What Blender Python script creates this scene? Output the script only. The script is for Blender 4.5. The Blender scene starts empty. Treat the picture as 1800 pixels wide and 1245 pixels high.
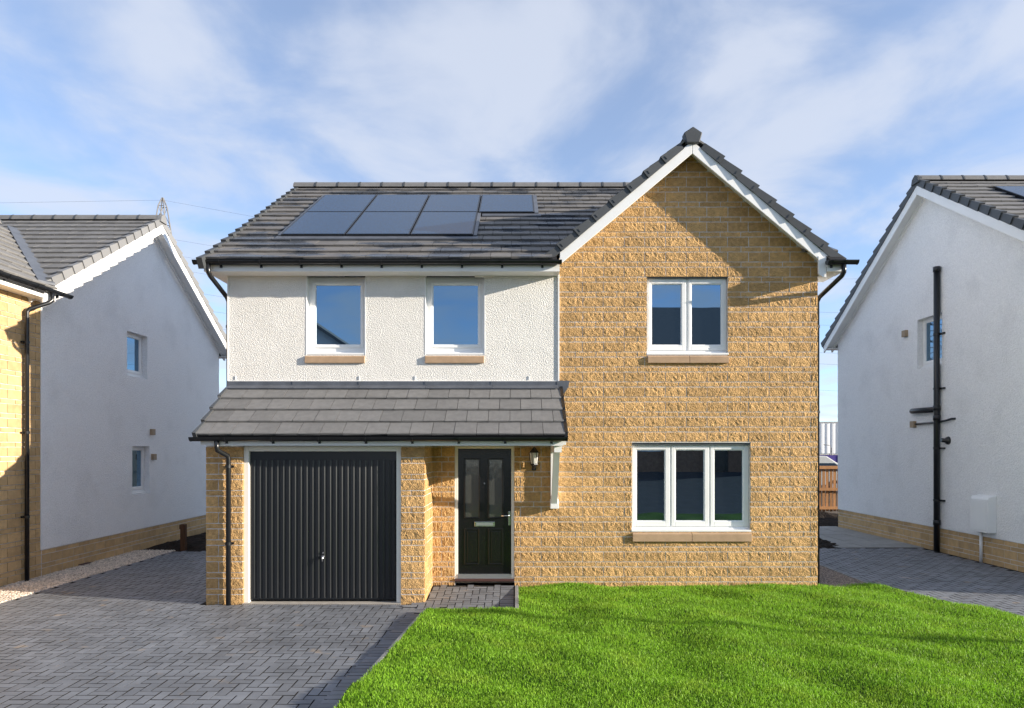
import bpy, bmesh, math, random
import numpy as np
from mathutils import Vector, Matrix

random.seed(7)
RNG = np.random.default_rng(11)
SC = bpy.context.scene
COL = SC.collection

# ------------------------------------------------------------------ camera, sky, sun, exposure
CAMZ, FPX, VPX, HZY = 2.05, 1200.0, 905.0, 788.0      # focal length and vanishing point in photo pixels (1800 x 1245)
cam = bpy.data.cameras.new("camera")
cam.sensor_width = 36.0
cam.lens = FPX / 1800.0 * 36.0
cam.shift_x = -(VPX - 900.0) / 1800.0
cam.shift_y = (HZY - 622.5) / 1800.0
cam.clip_start, cam.clip_end = 0.1, 6000.0
camo = bpy.data.objects.new("camera", cam)
COL.objects.link(camo)
camo.location = (0, 0, CAMZ)
camo.rotation_euler = (math.radians(90), 0, 0)
SC.camera = camo

SUN_AZ, SUN_EL = 76.0, 14.3          # degrees right of the facade's normal, degrees above the horizon
world = bpy.data.worlds.new("World")
SC.world = world
world.use_nodes = True
wn, wl = world.node_tree.nodes, world.node_tree.links
wn.clear()


def wnode(t, **k):
    n = wn.new(t)
    for a, b in k.items():
        setattr(n, a, b)
    return n


sky = wnode("ShaderNodeTexSky", sky_type='NISHITA', sun_disc=False)
sky.sun_elevation = math.radians(SUN_EL)
sky.sun_rotation = math.radians(180.0 - SUN_AZ)
sky.air_density, sky.dust_density, sky.ozone_density = 0.74, 0.0, 2.8
bg1 = wnode("ShaderNodeBackground")
bg1.inputs["Strength"].default_value = 0.15
wl.new(sky.outputs[0], bg1.inputs["Color"])
bg2 = wnode("ShaderNodeBackground")
bg2.inputs["Color"].default_value = (0.80, 0.86, 0.99, 1)
bg2.inputs["Strength"].default_value = 0.47
tc = wnode("ShaderNodeTexCoord")
sep = wnode("ShaderNodeSeparateXYZ")
wl.new(tc.outputs["Generated"], sep.inputs[0])
zz = wnode("ShaderNodeMath", operation='MAXIMUM')
wl.new(sep.outputs["Z"], zz.inputs[0])
zz.inputs[1].default_value = 0.0
za = wnode("ShaderNodeMath", operation='ADD')
wl.new(zz.outputs[0], za.inputs[0])
za.inputs[1].default_value = 0.12
dx = wnode("ShaderNodeMath", operation='DIVIDE')
dy = wnode("ShaderNodeMath", operation='DIVIDE')
wl.new(sep.outputs["X"], dx.inputs[0]); wl.new(za.outputs[0], dx.inputs[1])
wl.new(sep.outputs["Y"], dy.inputs[0]); wl.new(za.outputs[0], dy.inputs[1])
comb = wnode("ShaderNodeCombineXYZ")
wl.new(dx.outputs[0], comb.inputs[0]); wl.new(dy.outputs[0], comb.inputs[1])
mp = wnode("ShaderNodeMapping")
mp.inputs["Location"].default_value = (7.3, 2.2, 0.0)
mp.inputs["Rotation"].default_value = (0, 0, math.radians(-20))
mp.inputs["Scale"].default_value = (1.0, 0.85, 1.0)
wl.new(comb.outputs[0], mp.inputs[0])
n1 = wnode("ShaderNodeTexNoise")
n1.inputs["Scale"].default_value = 2.3
n1.inputs["Detail"].default_value = 6.0
n1.inputs["Roughness"].default_value = 0.52
n1.inputs["Distortion"].default_value = 0.35
wl.new(mp.outputs[0], n1.inputs["Vector"])
mr = wnode("ShaderNodeMapRange", interpolation_type='SMOOTHSTEP')
mr.inputs["From Min"].default_value = 0.34
mr.inputs["From Max"].default_value = 0.64
mr.inputs["To Min"].default_value = 0.26
mr.inputs["To Max"].default_value = 0.82
wl.new(n1.outputs[0], mr.inputs["Value"])
mixs = wnode("ShaderNodeMixShader")
wl.new(mr.outputs[0], mixs.inputs[0]); wl.new(bg1.outputs[0], mixs.inputs[1]); wl.new(bg2.outputs[0], mixs.inputs[2])
wout = wnode("ShaderNodeOutputWorld")
wl.new(mixs.outputs[0], wout.inputs[0])

sl = bpy.data.lights.new("sun", 'SUN')
sl.energy, sl.angle, sl.color = 5.0, math.radians(0.53), (1.0, 0.90, 0.76)
suno = bpy.data.objects.new("sun", sl)
COL.objects.link(suno)
_a, _e = math.radians(SUN_AZ), math.radians(SUN_EL)
SUNDIR = Vector((math.sin(_a) * math.cos(_e), -math.cos(_a) * math.cos(_e), math.sin(_e)))
suno.rotation_euler = SUNDIR.to_track_quat('Z', 'Y').to_euler()
suno.location = (40, -15, 30)

SC.view_settings.view_transform = 'Standard'
SC.view_settings.look = 'None'
SC.view_settings.exposure = 1.0
SC.view_settings.gamma = 1.0
SC.view_settings.use_curve_mapping = False
SC.cycles.max_bounces = 8
SC.cycles.use_denoising = True


# ------------------------------------------------------------------ materials
MATS = {}


def material(name, color, rough=0.7, spec=0.5, metallic=0.0, var=0.0, mottle=0.0, mscale=6.0, bump=0.0, bscale=60.0,
             bdist=0.01, btype='noise', bdetail=3.0, color2=None, c2scale=3.0, c2lo=0.5, c2hi=0.65, rough2=None,
             coat=0.0, translucent=0.0, hue=0.0, stretch=None):
    """Principled surface; var = brightness change from piece to piece, mottle = soft change within a piece,
    color2 = a second colour in patches (wear, sand, damp), bump = fine relief."""
    m = bpy.data.materials.new(name)
    m.use_nodes = True
    N, L = m.node_tree.nodes, m.node_tree.links
    N.clear()
    out = N.new("ShaderNodeOutputMaterial")
    p = N.new("ShaderNodeBsdfPrincipled")
    p.inputs["Roughness"].default_value = rough
    p.inputs["Specular IOR Level"].default_value = spec
    p.inputs["Metallic"].default_value = metallic
    if coat:
        p.inputs["Coat Weight"].default_value = coat
        p.inputs["Coat Roughness"].default_value = 0.05
    geo = N.new("ShaderNodeNewGeometry")
    vec = geo.outputs["Position"]
    if stretch:
        mpn = N.new("ShaderNodeMapping")
        mpn.inputs["Scale"].default_value = stretch
        L.new(vec, mpn.inputs[0])
        vec = mpn.outputs[0]
    rgb = N.new("ShaderNodeRGB")
    rgb.outputs[0].default_value = (*color, 1)
    cur = rgb.outputs[0]
    if color2 is not None:
        nz = N.new("ShaderNodeTexNoise")
        nz.inputs["Scale"].default_value = c2scale
        nz.inputs["Detail"].default_value = 4.0
        L.new(vec, nz.inputs["Vector"])
        r = N.new("ShaderNodeMapRange")
        r.inputs["From Min"].default_value, r.inputs["From Max"].default_value = c2lo, c2hi
        L.new(nz.outputs[0], r.inputs["Value"])
        mx = N.new("ShaderNodeMix"); mx.data_type = 'RGBA'
        L.new(r.outputs[0], mx.inputs[0]); L.new(cur, mx.inputs[6]); mx.inputs[7].default_value = (*color2, 1)
        cur = mx.outputs[2]
        if rough2 is not None:
            rr = N.new("ShaderNodeMapRange")
            rr.inputs["To Min"].default_value, rr.inputs["To Max"].default_value = rough, rough2
            L.new(r.outputs[0], rr.inputs["Value"])
            L.new(rr.outputs[0], p.inputs["Roughness"])
    fac = None
    if var:
        oi = N.new("ShaderNodeObjectInfo")
        ad = N.new("ShaderNodeMath"); ad.operation = 'ADD'
        L.new(oi.outputs["Random"], ad.inputs[0]); L.new(geo.outputs["Random Per Island"], ad.inputs[1])
        fr = N.new("ShaderNodeMath"); fr.operation = 'FRACT'
        L.new(ad.outputs[0], fr.inputs[0])
        r = N.new("ShaderNodeMapRange")
        r.inputs["To Min"].default_value, r.inputs["To Max"].default_value = 1 - var, 1 + var
        L.new(fr.outputs[0], r.inputs["Value"])
        fac = r.outputs[0]
    if mottle:
        nz = N.new("ShaderNodeTexNoise")
        nz.inputs["Scale"].default_value = mscale
        nz.inputs["Detail"].default_value = 5.0
        nz.inputs["Roughness"].default_value = 0.6
        L.new(vec, nz.inputs["Vector"])
        r = N.new("ShaderNodeMapRange")
        r.inputs["From Min"].default_value, r.inputs["From Max"].default_value = 0.3, 0.7
        r.inputs["To Min"].default_value, r.inputs["To Max"].default_value = 1 - mottle, 1 + mottle
        L.new(nz.outputs[0], r.inputs["Value"])
        if fac is None:
            fac = r.outputs[0]
        else:
            ml = N.new("ShaderNodeMath"); ml.operation = 'MULTIPLY'
            L.new(fac, ml.inputs[0]); L.new(r.outputs[0], ml.inputs[1])
            fac = ml.outputs[0]
    if fac is not None:
        vm = N.new("ShaderNodeVectorMath"); vm.operation = 'SCALE'
        L.new(cur, vm.inputs[0]); L.new(fac, vm.inputs["Scale"])
        cur = vm.outputs[0]
    L.new(cur, p.inputs["Base Color"])
    if bump:
        if btype == 'voronoi':
            nb = N.new("ShaderNodeTexVoronoi")
            nb.feature = 'SMOOTH_F1'
            nb.inputs["Smoothness"].default_value = 0.6
        else:
            nb = N.new("ShaderNodeTexNoise")
            nb.inputs["Detail"].default_value = bdetail
        nb.inputs["Scale"].default_value = bscale
        L.new(vec, nb.inputs["Vector"])
        b = N.new("ShaderNodeBump")
        b.inputs["Strength"].default_value = bump
        b.inputs["Distance"].default_value = bdist
        L.new(nb.outputs[0], b.inputs["Height"])
        L.new(b.outputs[0], p.inputs["Normal"])
    if translucent:
        tr = N.new("ShaderNodeBsdfTranslucent")
        L.new(cur, tr.inputs["Color"])
        ms = N.new("ShaderNodeMixShader")
        ms.inputs[0].default_value = translucent
        L.new(p.outputs[0], ms.inputs[1]); L.new(tr.outputs[0], ms.inputs[2])
        L.new(ms.outputs[0], out.inputs[0])
    else:
        L.new(p.outputs[0], out.inputs[0])
    MATS[name] = m
    return m


def glass_material(name, refl, tint, body, bump=0.0, bscale=40.0, stretch=None):
    m = bpy.data.materials.new(name)
    m.use_nodes = True
    N, L = m.node_tree.nodes, m.node_tree.links
    N.clear()
    out = N.new("ShaderNodeOutputMaterial")
    d = N.new("ShaderNodeBsdfDiffuse"); d.inputs[0].default_value = (*body, 1)
    g = N.new("ShaderNodeBsdfGlossy"); g.inputs["Color"].default_value = (*tint, 1); g.inputs["Roughness"].default_value = 0.0 if not bump else 0.12
    lw = N.new("ShaderNodeLayerWeight"); lw.inputs[0].default_value = 0.35
    r = N.new("ShaderNodeMapRange")
    r.inputs["To Min"].default_value, r.inputs["To Max"].default_value = refl, 1.0
    L.new(lw.outputs["Fresnel"], r.inputs["Value"])
    ms = N.new("ShaderNodeMixShader")
    L.new(r.outputs[0], ms.inputs[0]); L.new(d.outputs[0], ms.inputs[1]); L.new(g.outputs[0], ms.inputs[2])
    nz = N.new("ShaderNodeTexNoise"); nz.inputs["Scale"].default_value = bscale if bump else 1.3
    geo = N.new("ShaderNodeNewGeometry")
    mpn = N.new("ShaderNodeMapping")
    mpn.inputs["Scale"].default_value = stretch or (1, 1, 1)
    L.new(geo.outputs["Position"], mpn.inputs[0]); L.new(mpn.outputs[0], nz.inputs["Vector"])
    b = N.new("ShaderNodeBump"); b.inputs["Strength"].default_value = bump or 0.04; b.inputs["Distance"].default_value = 0.01
    L.new(nz.outputs[0], b.inputs["Height"]); L.new(b.outputs[0], g.inputs["Normal"])
    L.new(ms.outputs[0], out.inputs[0])
    MATS[name] = m
    return m


material("stone", (0.572, 0.352, 0.150), 0.85, 0.25, var=0.15, mottle=0.22, mscale=18, bump=1.0, bscale=60, bdist=0.034, bdetail=4)
material("stone_smooth", (0.52, 0.35, 0.175), 0.85, 0.25, var=0.13, mottle=0.15, mscale=9, bump=0.4, bscale=50, bdist=0.01)
material("mortar", (0.63, 0.59, 0.555), 0.9, 0.2, mottle=0.15, mscale=20, bump=0.4, bscale=120, bdist=0.004)
material("harl", (0.80, 0.78, 0.74), 0.85, 0.2, mottle=0.05, mscale=3, bump=1.0, bscale=72, bdist=0.021, bdetail=2.5)
material("harl_side", (0.89, 0.88, 0.87), 0.9, 0.15, mottle=0.09, mscale=42, bump=1.0, bscale=52, bdist=0.018, bdetail=2.5,
         color2=(0.80, 0.79, 0.78), c2scale=1.6, c2lo=0.5, c2hi=0.8)
material("white_trim", (0.84, 0.84, 0.83), 0.38, 0.5, mottle=0.03, mscale=2)
material("cream_trim", (0.80, 0.77, 0.70), 0.5, 0.4)
material("tile", (0.150, 0.140, 0.130), 0.62, 0.45, var=0.12, mottle=0.14, mscale=9, bump=0.3, bscale=50, bdist=0.004,
         color2=(0.075, 0.08, 0.09), c2scale=1.7, c2lo=0.50, c2hi=0.57, rough2=0.2, stretch=(0.8, 1.6, 1.6))
material("tile_dry", (0.168, 0.164, 0.160), 0.7, 0.35, var=0.08, mottle=0.12, mscale=11, bump=0.3, bscale=60, bdist=0.004)
material("verge", (0.062, 0.067, 0.072), 0.5, 0.4, var=0.12, mottle=0.08)
material("verge_pale", (0.20, 0.20, 0.20), 0.55, 0.4, var=0.08)
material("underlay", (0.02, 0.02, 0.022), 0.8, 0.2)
material("black_plastic", (0.010, 0.011, 0.013), 0.28, 0.5)
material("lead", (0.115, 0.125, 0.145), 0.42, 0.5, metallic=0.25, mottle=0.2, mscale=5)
material("sill", (0.42, 0.285, 0.18), 0.75, 0.3, mottle=0.12, mscale=7, bump=0.15, bscale=150, bdist=0.003)
material("garage_door", (0.009, 0.0105, 0.013), 0.33, 0.55, mottle=0.08, mscale=1.5)
material("black_door", (0.006, 0.006, 0.007), 0.22, 0.5, bump=0.12, bscale=60, bdist=0.002, stretch=(6, 6, 0.6))
material("chrome", (0.75, 0.75, 0.76), 0.16, 0.5, metallic=1.0)
material("aluminium", (0.62, 0.62, 0.64), 0.3, 0.5, metallic=0.9)
material("brown_trim", (0.075, 0.035, 0.03), 0.5, 0.4)
material("rubber", (0.03, 0.03, 0.03), 0.6, 0.3)
material("panel_frame", (0.015, 0.017, 0.022), 0.35, 0.5, metallic=0.3)
material("panel_glass", (0.008, 0.036, 0.088), 0.22, 0.35, mottle=0.4, mscale=22, bump=0.2, bscale=14, bdist=0.003, coat=0.0, stretch=(3.0, 0.5, 0.5))
material("paver", (0.168, 0.178, 0.197), 0.62, 0.4, var=0.12, mottle=0.2, mscale=2.2, bump=0.4, bscale=130, bdist=0.004,
         color2=(0.27, 0.225, 0.185), c2scale=3.6, c2lo=0.65, c2hi=0.73)
material("sand_joint", (0.022, 0.022, 0.022), 0.95, 0.1, color2=(0.26, 0.2, 0.15), c2scale=4.0, c2lo=0.60, c2hi=0.70)
material("joint_dirt", (0.028, 0.027, 0.026), 0.95, 0.1)
material("concrete", (0.36, 0.33, 0.29), 0.9, 0.2, mottle=0.15, mscale=12, bump=0.2, bscale=150, bdist=0.003)
material("edging", (0.26, 0.26, 0.255), 0.9, 0.2, mottle=0.2, mscale=12, bump=0.3, bscale=120, bdist=0.004)
material("slab", (0.30, 0.30, 0.29), 0.85, 0.25, var=0.08, mottle=0.12, mscale=6)
material("soil", (0.030, 0.024, 0.020), 0.95, 0.1, mottle=0.4, mscale=14, bump=1.0, bscale=24, bdist=0.05)
material("earth", (0.115, 0.092, 0.070), 0.95, 0.1, mottle=0.3, mscale=0.8, bump=0.5, bscale=6, bdist=0.05)
material("turf", (0.05, 0.10, 0.012), 0.95, 0.1, mottle=0.3, mscale=25)
material("grass", (0.24, 0.45, 0.030), 0.5, 0.3, var=0.42, mottle=0.14, mscale=1.6, translucent=0.34, color2=(0.30, 0.47, 0.040), c2scale=2.2, c2lo=0.5, c2hi=0.75)
material("pebble", (0.55, 0.47, 0.39), 0.8, 0.3, var=0.45)
material("pebble_brown", (0.26, 0.21, 0.175), 0.8, 0.3, var=0.45)
material("asphalt", (0.05, 0.05, 0.053), 0.85, 0.3, mottle=0.2, mscale=3, bump=0.4, bscale=200, bdist=0.004)
material("timber", (0.40, 0.20, 0.085), 0.75, 0.25, var=0.2, mottle=0.25, mscale=8, stretch=(5, 5, 0.5))
material("dark_timber", (0.085, 0.045, 0.025), 0.8, 0.2, mottle=0.25, mscale=8, stretch=(5, 5, 0.5))
material("vent_tan", (0.33, 0.245, 0.16), 0.6, 0.4)
material("steel", (0.22, 0.21, 0.20), 0.6, 0.4, metallic=0.4)
material("wire", (0.14, 0.15, 0.17), 0.6, 0.3)
material("container_white", (0.80, 0.80, 0.79), 0.5, 0.4, mottle=0.05, mscale=1)
material("hoarding", (0.055, 0.035, 0.22), 0.5, 0.4)
material("van_grey", (0.45, 0.46, 0.45), 0.4, 0.5)
material("facing_brick", (0.30, 0.16, 0.10), 0.85, 0.2, mottle=0.2, mscale=8)
material("lamp_glass", (0.75, 0.74, 0.70), 0.25, 0.5)
material("blind", (0.62, 0.68, 0.64), 0.7, 0.3)
glass_material("glass", 0.36, (0.46, 0.73, 1.0), (0.006, 0.008, 0.011))
glass_material("glass_door", 0.14, (0.85, 0.88, 0.9), (0.06, 0.062, 0.055), bump=0.15, bscale=30, stretch=(3.0, 3.0, 0.35))


# ------------------------------------------------------------------ mesh helpers
def tag(o, label=None, category=None, group=None, kind=None):
    for k, v in (("label", label), ("category", category), ("group", group), ("kind", kind)):
        if v:
            o[k] = v
    return o


def wloc(o):
    v = Vector((0, 0, 0))
    while o is not None:
        v = v + o.location
        o = o.parent
    return v


def thing(name, loc, label, category, group=None):
    o = bpy.data.objects.new(name, None)
    o.empty_display_size = 0.3
    COL.objects.link(o)
    o.location = loc
    return tag(o, label, category, group)


def link_mesh(name, me, parent, bevel=0.0):
    o = bpy.data.objects.new(name, me)
    COL.objects.link(o)
    if parent is not None:
        o.parent = parent
    if bevel:
        b = o.modifiers.new("bevel", 'BEVEL')
        b.width, b.segments, b.limit_method = bevel, 2, 'ANGLE'
    return o


class MB:
    """Collects shapes in world coordinates; build() links them as one mesh."""

    def __init__(self, xf=None):
        self.v, self.f, self.xf = [], [], xf

    def add(self, vs, fs):
        k = len(self.v)
        self.v += [tuple(p) for p in vs]
        self.f += [[i + k for i in f] for f in fs]
        return self

    def box(self, x0, x1, y0, y1, z0, z1):
        return self.hexa([(x0, y0, z0), (x1, y0, z0), (x1, y1, z0), (x0, y1, z0), (x0, y0, z1), (x1, y0, z1), (x1, y1, z1), (x0, y1, z1)])

    def hexa(self, p):
        return self.add(p, [[3, 2, 1, 0], [4, 5, 6, 7], [0, 1, 5, 4], [1, 2, 6, 5], [2, 3, 7, 6], [3, 0, 4, 7]])

    def prism(self, poly, vec):
        n = len(poly)
        vec = Vector(vec)
        a = [Vector(p) for p in poly]
        b = [p + vec for p in a]
        return self.add(a + b, [list(range(n))[::-1], list(range(n, 2 * n))] + [[i, (i + 1) % n, n + (i + 1) % n, n + i] for i in range(n)])

    def ring(self, x0, x1, z0, z1, a0, a1, c0, c1, y0, y1):
        """rectangular frame: outer x0..x1, z0..z1, opening a0..a1, c0..c1"""
        self.box(x0, a0, y0, y1, z0, z1); self.box(a1, x1, y0, y1, z0, z1)
        self.box(a0, a1, y0, y1, z0, c0); self.box(a0, a1, y0, y1, c1, z1)
        return self

    def tube(self, pts, r, n=10):
        pts = [Vector(p) for p in pts]
        rs = r if isinstance(r, (list, tuple)) else [r] * len(pts)
        k = len(self.v)
        t0 = (pts[1] - pts[0]).normalized()
        up = Vector((0, 0, 1)) if abs(t0.z) < 0.9 else Vector((1, 0, 0))
        a = t0.cross(up).normalized()
        for i, p in enumerate(pts):
            if i == 0:
                t = t0
            elif i == len(pts) - 1:
                t = (pts[i] - pts[i - 1]).normalized()
            else:
                t = ((pts[i + 1] - pts[i]).normalized() + (pts[i] - pts[i - 1]).normalized()).normalized()
            a = (a - t * a.dot(t)).normalized()
            b = t.cross(a)
            for j in range(n):
                w = 2 * math.pi * j / n
                q = p + (a * math.cos(w) + b * math.sin(w)) * rs[i]
                self.v.append(tuple(q))
        for i in range(len(pts) - 1):
            for j in range(n):
                self.f.append([k + i * n + j, k + i * n + (j + 1) % n, k + (i + 1) * n + (j + 1) % n, k + (i + 1) * n + j])
        self.f.append([k + j for j in range(n)][::-1])
        self.f.append([k + (len(pts) - 1) * n + j for j in range(n)])
        return self

    def build(self, name, mat, parent=None, bevel=0.0, smooth=False):
        vs = self.v if self.xf is None else [self.xf(*p) for p in self.v]
        off = wloc(parent) if parent is not None else Vector((0, 0, 0))
        vs = [(p[0] - off.x, p[1] - off.y, p[2] - off.z) for p in vs]
        me = bpy.data.meshes.new(name)
        me.from_pydata(vs, [], self.f)
        bm = bmesh.new(); bm.from_mesh(me)
        bmesh.ops.recalc_face_normals(bm, faces=bm.faces)
        bm.to_mesh(me); bm.free()
        if smooth:
            me.polygons.foreach_set("use_smooth", [len(p.vertices) == 4 for p in me.polygons])
        me.materials.append(MATS[mat])
        return link_mesh(name, me, parent, bevel)


def px(p):
    return VPX + FPX * p[0] / p[1], HZY - FPX * (p[2] - CAMZ) / p[1]


def inframe(p, m=40):
    if p[1] < 0.5:
        return False
    x, y = px(p)
    return -m < x < 1800 + m and -m < y < 1245 + m


def X_at(xp, Y):
    return (xp - VPX) / FPX * Y


def Z_at(yp, Y):
    return CAMZ + (HZY - yp) / FPX * Y


PIECE = {}


def piece_mesh(key, verts, faces, mat):
    me = bpy.data.meshes.new(key)
    me.from_pydata([tuple(v) for v in verts], [], faces)
    bm = bmesh.new(); bm.from_mesh(me)
    bmesh.ops.recalc_face_normals(bm, faces=bm.faces)
    bm.to_mesh(me); bm.free()
    me.materials.append(MATS[mat])
    V = np.array([v.co[:] for v in me.vertices])
    F = [list(p.vertices) for p in me.polygons]
    PIECE[me.name] = (V, F)
    return me


def pieces(name, parent, items, limit, stuffname, mat):
    """items: (mesh, world matrix, size). The `limit` that show largest become objects, the rest one joined part."""
    def score(it):
        c = it[1].translation
        d2 = (c - Vector((0, 0, CAMZ))).length_squared
        return (it[2] / d2) if inframe(c) else 0.0
    items = sorted(items, key=score, reverse=True)
    off = Matrix.Translation(-wloc(parent))
    nin = sum(1 for it in items if score(it) > 0)
    k = min(limit, nin)
    for me, M, s in items[:k]:
        o = bpy.data.objects.new(name, me)
        COL.objects.link(o)
        o.parent = parent
        o.matrix_local = off @ M
    rest = items[k:]
    if rest:
        vs, fs, n = [], [], 0
        for me, M, s in rest:
            V, F = PIECE[me.name]
            A = np.array(off @ M)
            vs.append(V @ A[:3, :3].T + A[:3, 3])
            fs += [[i + n for i in f] for f in F]
            n += len(V)
        me = bpy.data.meshes.new(stuffname)
        me.from_pydata(np.concatenate(vs).tolist(), [], fs)
        src = rest[0][0]
        for mt in src.materials:
            me.materials.append(mt)
        if len(src.materials) > 1:
            me.polygons.foreach_set("material_index", [p.material_index for it in rest for p in it[0].polygons])
        o = link_mesh(stuffname, me, parent)
        o["kind"] = "stuff"


def basis(o, u, n, w):
    """matrix with local x=u, y=n, z=w at o"""
    u, n, w = Vector(u), Vector(n), Vector(w)
    return Matrix(((u.x, n.x, w.x, o[0]), (u.y, n.y, w.y, o[1]), (u.z, n.z, w.z, o[2]), (0, 0, 0, 1)))


# ---- building stones
def make_stone(key, w, h, nx, nz, amp, mat):
    vs, fs = [], []
    for j in range(nz + 1):
        for i in range(nx + 1):
            edge = i in (0, nx) or j in (0, nz)
            x, z = w * i / nx, h * j / nz
            if edge:
                d = random.uniform(0.0042, amp * 0.75)
                x += random.uniform(-0.0025, 0.0025)
                z += random.uniform(-0.0025, 0.0025)
            else:
                d = random.uniform(0.0038, amp)
                x += random.uniform(-0.3, 0.3) * w / nx
                z += random.uniform(-0.25, 0.25) * h / nz
            vs.append((x, -d, z))
    idx = lambda i, j: j * (nx + 1) + i
    for j in range(nz):
        for i in range(nx):
            q = [idx(i, j), idx(i + 1, j), idx(i + 1, j + 1), idx(i, j + 1)]
            if random.random() < 0.5:
                fs += [[q[0], q[1], q[2]], [q[0], q[2], q[3]]]
            else:
                fs += [[q[0], q[1], q[3]], [q[1], q[2], q[3]]]
    b = len(vs)
    vs += [(0, 0.03, 0), (w, 0.03, 0), (w, 0.03, h), (0, 0.03, h)]
    bot = [idx(i, 0) for i in range(nx + 1)]
    top = [idx(i, nz) for i in range(nx + 1)]
    lef = [idx(0, j) for j in range(nz + 1)]
    rig = [idx(nx, j) for j in range(nz + 1)]
    fs += [bot[::-1] + [b, b + 1], top + [b + 2, b + 3], lef + [b + 3, b], rig[::-1] + [b + 1, b + 2]]
    return piece_mesh(key, vs, fs, mat)


SW, SL, SS, SJ, SPER, SZ0 = 0.301, 0.138, 0.063, 0.012, 0.225, 0.0505
ST_L = [make_stone("stone_large", SW, SL, 9, 4, 0.0135, "stone") for _ in range(14)]
ST_S = [make_stone("stone_small", SW, SS, 9, 2, 0.011, "stone") for _ in range(10)]
SM_L = [make_stone("stone_flat_large", SW, SL, 3, 2, 0.006, "stone_smooth") for _ in range(6)]
SM_S = [make_stone("stone_flat_small", SW, SS, 3, 1, 0.005, "stone_smooth") for _ in range(6)]


def stones(u0, u1, z0, z1, M_of, holes=(), phase=(1.018, 0.904), clip=None, smooth=False):
    """items of coursed stone over u0..u1, z0..z1; M_of(u, z) gives the frame; clip(z)->(ua, ub)"""
    out = []
    k = math.floor((z0 - SZ0) / SPER) - 1
    while True:
        for small in (True, False):
            za = SZ0 + k * SPER + (0 if small else SS + SJ)
            h = SS if small else SL
            zb = za + h
            a, b = max(za, z0), min(zb, z1)
            if b - a < 0.02:
                continue
            L0, R0 = u0, u1
            if clip:
                ca, cb = clip(b)
                L0, R0 = max(L0, ca), min(R0, cb)
            if R0 - L0 < 0.05:
                continue
            segs = [(L0, R0)]
            for (h0, h1, g0, g1) in holes:
                if b > g0 + 0.012 and a < g1 - 0.012:
                    ns = []
                    for s in segs:
                        if h1 <= s[0] or h0 >= s[1]:
                            ns.append(s)
                        else:
                            if h0 - s[0] > 0.03:
                                ns.append((s[0], h0))
                            if s[1] - h1 > 0.03:
                                ns.append((h1, s[1]))
                    segs = ns
            ph = phase[1] if small else phase[0]
            for (s0, s1) in segs:
                cuts = [s0]
                i = math.ceil((s0 + 0.07 - ph) / 0.311)
                while ph + i * 0.311 < s1 - 0.07:
                    cuts.append(ph + i * 0.311 + random.uniform(-0.004, 0.004)); i += 1
                cuts.append(s1)
                for q in range(len(cuts) - 1):
                    c0 = cuts[q] + (0.006 if q else 0.0)
                    c1 = cuts[q + 1] - (0.006 if q < len(cuts) - 2 else 0.0)
                    if c1 - c0 < 0.03:
                        continue
                    me = random.choice((SM_S if small else SM_L) if smooth else (ST_S if small else ST_L))
                    sx, sz = (c1 - c0) / SW, (b - a) / h
                    out.append((me, M_of(c0, a) @ Matrix.Diagonal((sx, 1, sz, 1)), (c1 - c0) * (b - a)))
        k += 1
        if SZ0 + k * SPER > z1:
            break
    return out


def cells(mb, u0, u1, z0, z1, holes, d0, d1):
    """wall slab with rectangular openings (local x=u, y=depth, z)"""
    us = sorted({u0, u1, *[min(max(h[i], u0), u1) for h in holes for i in (0, 1)]})
    zs = sorted({z0, z1, *[min(max(h[i], z0), z1) for h in holes for i in (2, 3)]})
    for i in range(len(us) - 1):
        for j in range(len(zs) - 1):
            cu, cz = (us[i] + us[i + 1]) / 2, (zs[j] + zs[j + 1]) / 2
            if any(h[0] < cu < h[1] and h[2] < cz < h[3] for h in holes):
                continue
            mb.box(us[i], us[i + 1], d0, d1, zs[j], zs[j + 1])
    return mb


# ---- roof tiles
def make_tile(key, mat, w=0.294, ln=0.385):
    r = lambda a: random.uniform(-a, a)
    t0, t1, b0, b1 = 0.044, 0.004, 0.012, -0.02
    c = 0.008
    vs = [(0, 0, b0), (w, 0, b0), (w, 0, t0 - c), (0, 0, t0 - c), (0, c, t0), (w, c, t0),
          (0, ln, t1), (w, ln, t1), (0, ln, b1), (w, ln, b1)]
    vs = [(x + r(0.001), y + (r(0.003) if y < 0.1 else 0), z + (r(0.0025))) for x, y, z in vs]
    fs = [[0, 1, 2, 3], [3, 2, 5, 4], [4, 5, 7, 6], [6, 7, 9, 8], [8, 9, 1, 0], [0, 3, 4, 6, 8], [1, 9, 7, 5, 2]]
    return piece_mesh(key, vs, fs, mat)


TILES = {m: [make_tile("roof_tile_" + m, m) for _ in range(8)] for m in ("tile", "tile_dry")}


def tile_items(O, U, V, width, ncourse, gauge, mat, keep=None, tw=0.30, u_start=0.0):
    U, V = Vector(U).normalized(), Vector(V).normalized()
    Nn = U.cross(V).normalized()
    if Nn.z < 0:
        Nn = -Nn
    O = Vector(O)
    items = []
    for k in range(ncourse):
        x = u_start - (tw / 2 if k % 2 else 0.0)
        while x < width - 0.01:
            a, b = max(x, 0.0), min(x + tw - 0.006, width)
            x += tw
            if b - a < 0.04:
                continue
            v = k * gauge
            if keep and not keep((a + b) / 2, v + gauge * 0.5, a, b, v):
                continue
            P = O + U * a + V * v
            me = random.choice(TILES[mat])
            M = basis(P, U, V, Nn) @ Matrix.Rotation(random.uniform(-0.004, 0.004), 4, 'Z') @ Matrix.Diagonal(((b - a) / 0.294, 1, 1, 1))
            items.append((me, M, (b - a) * gauge))
    return items


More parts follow.
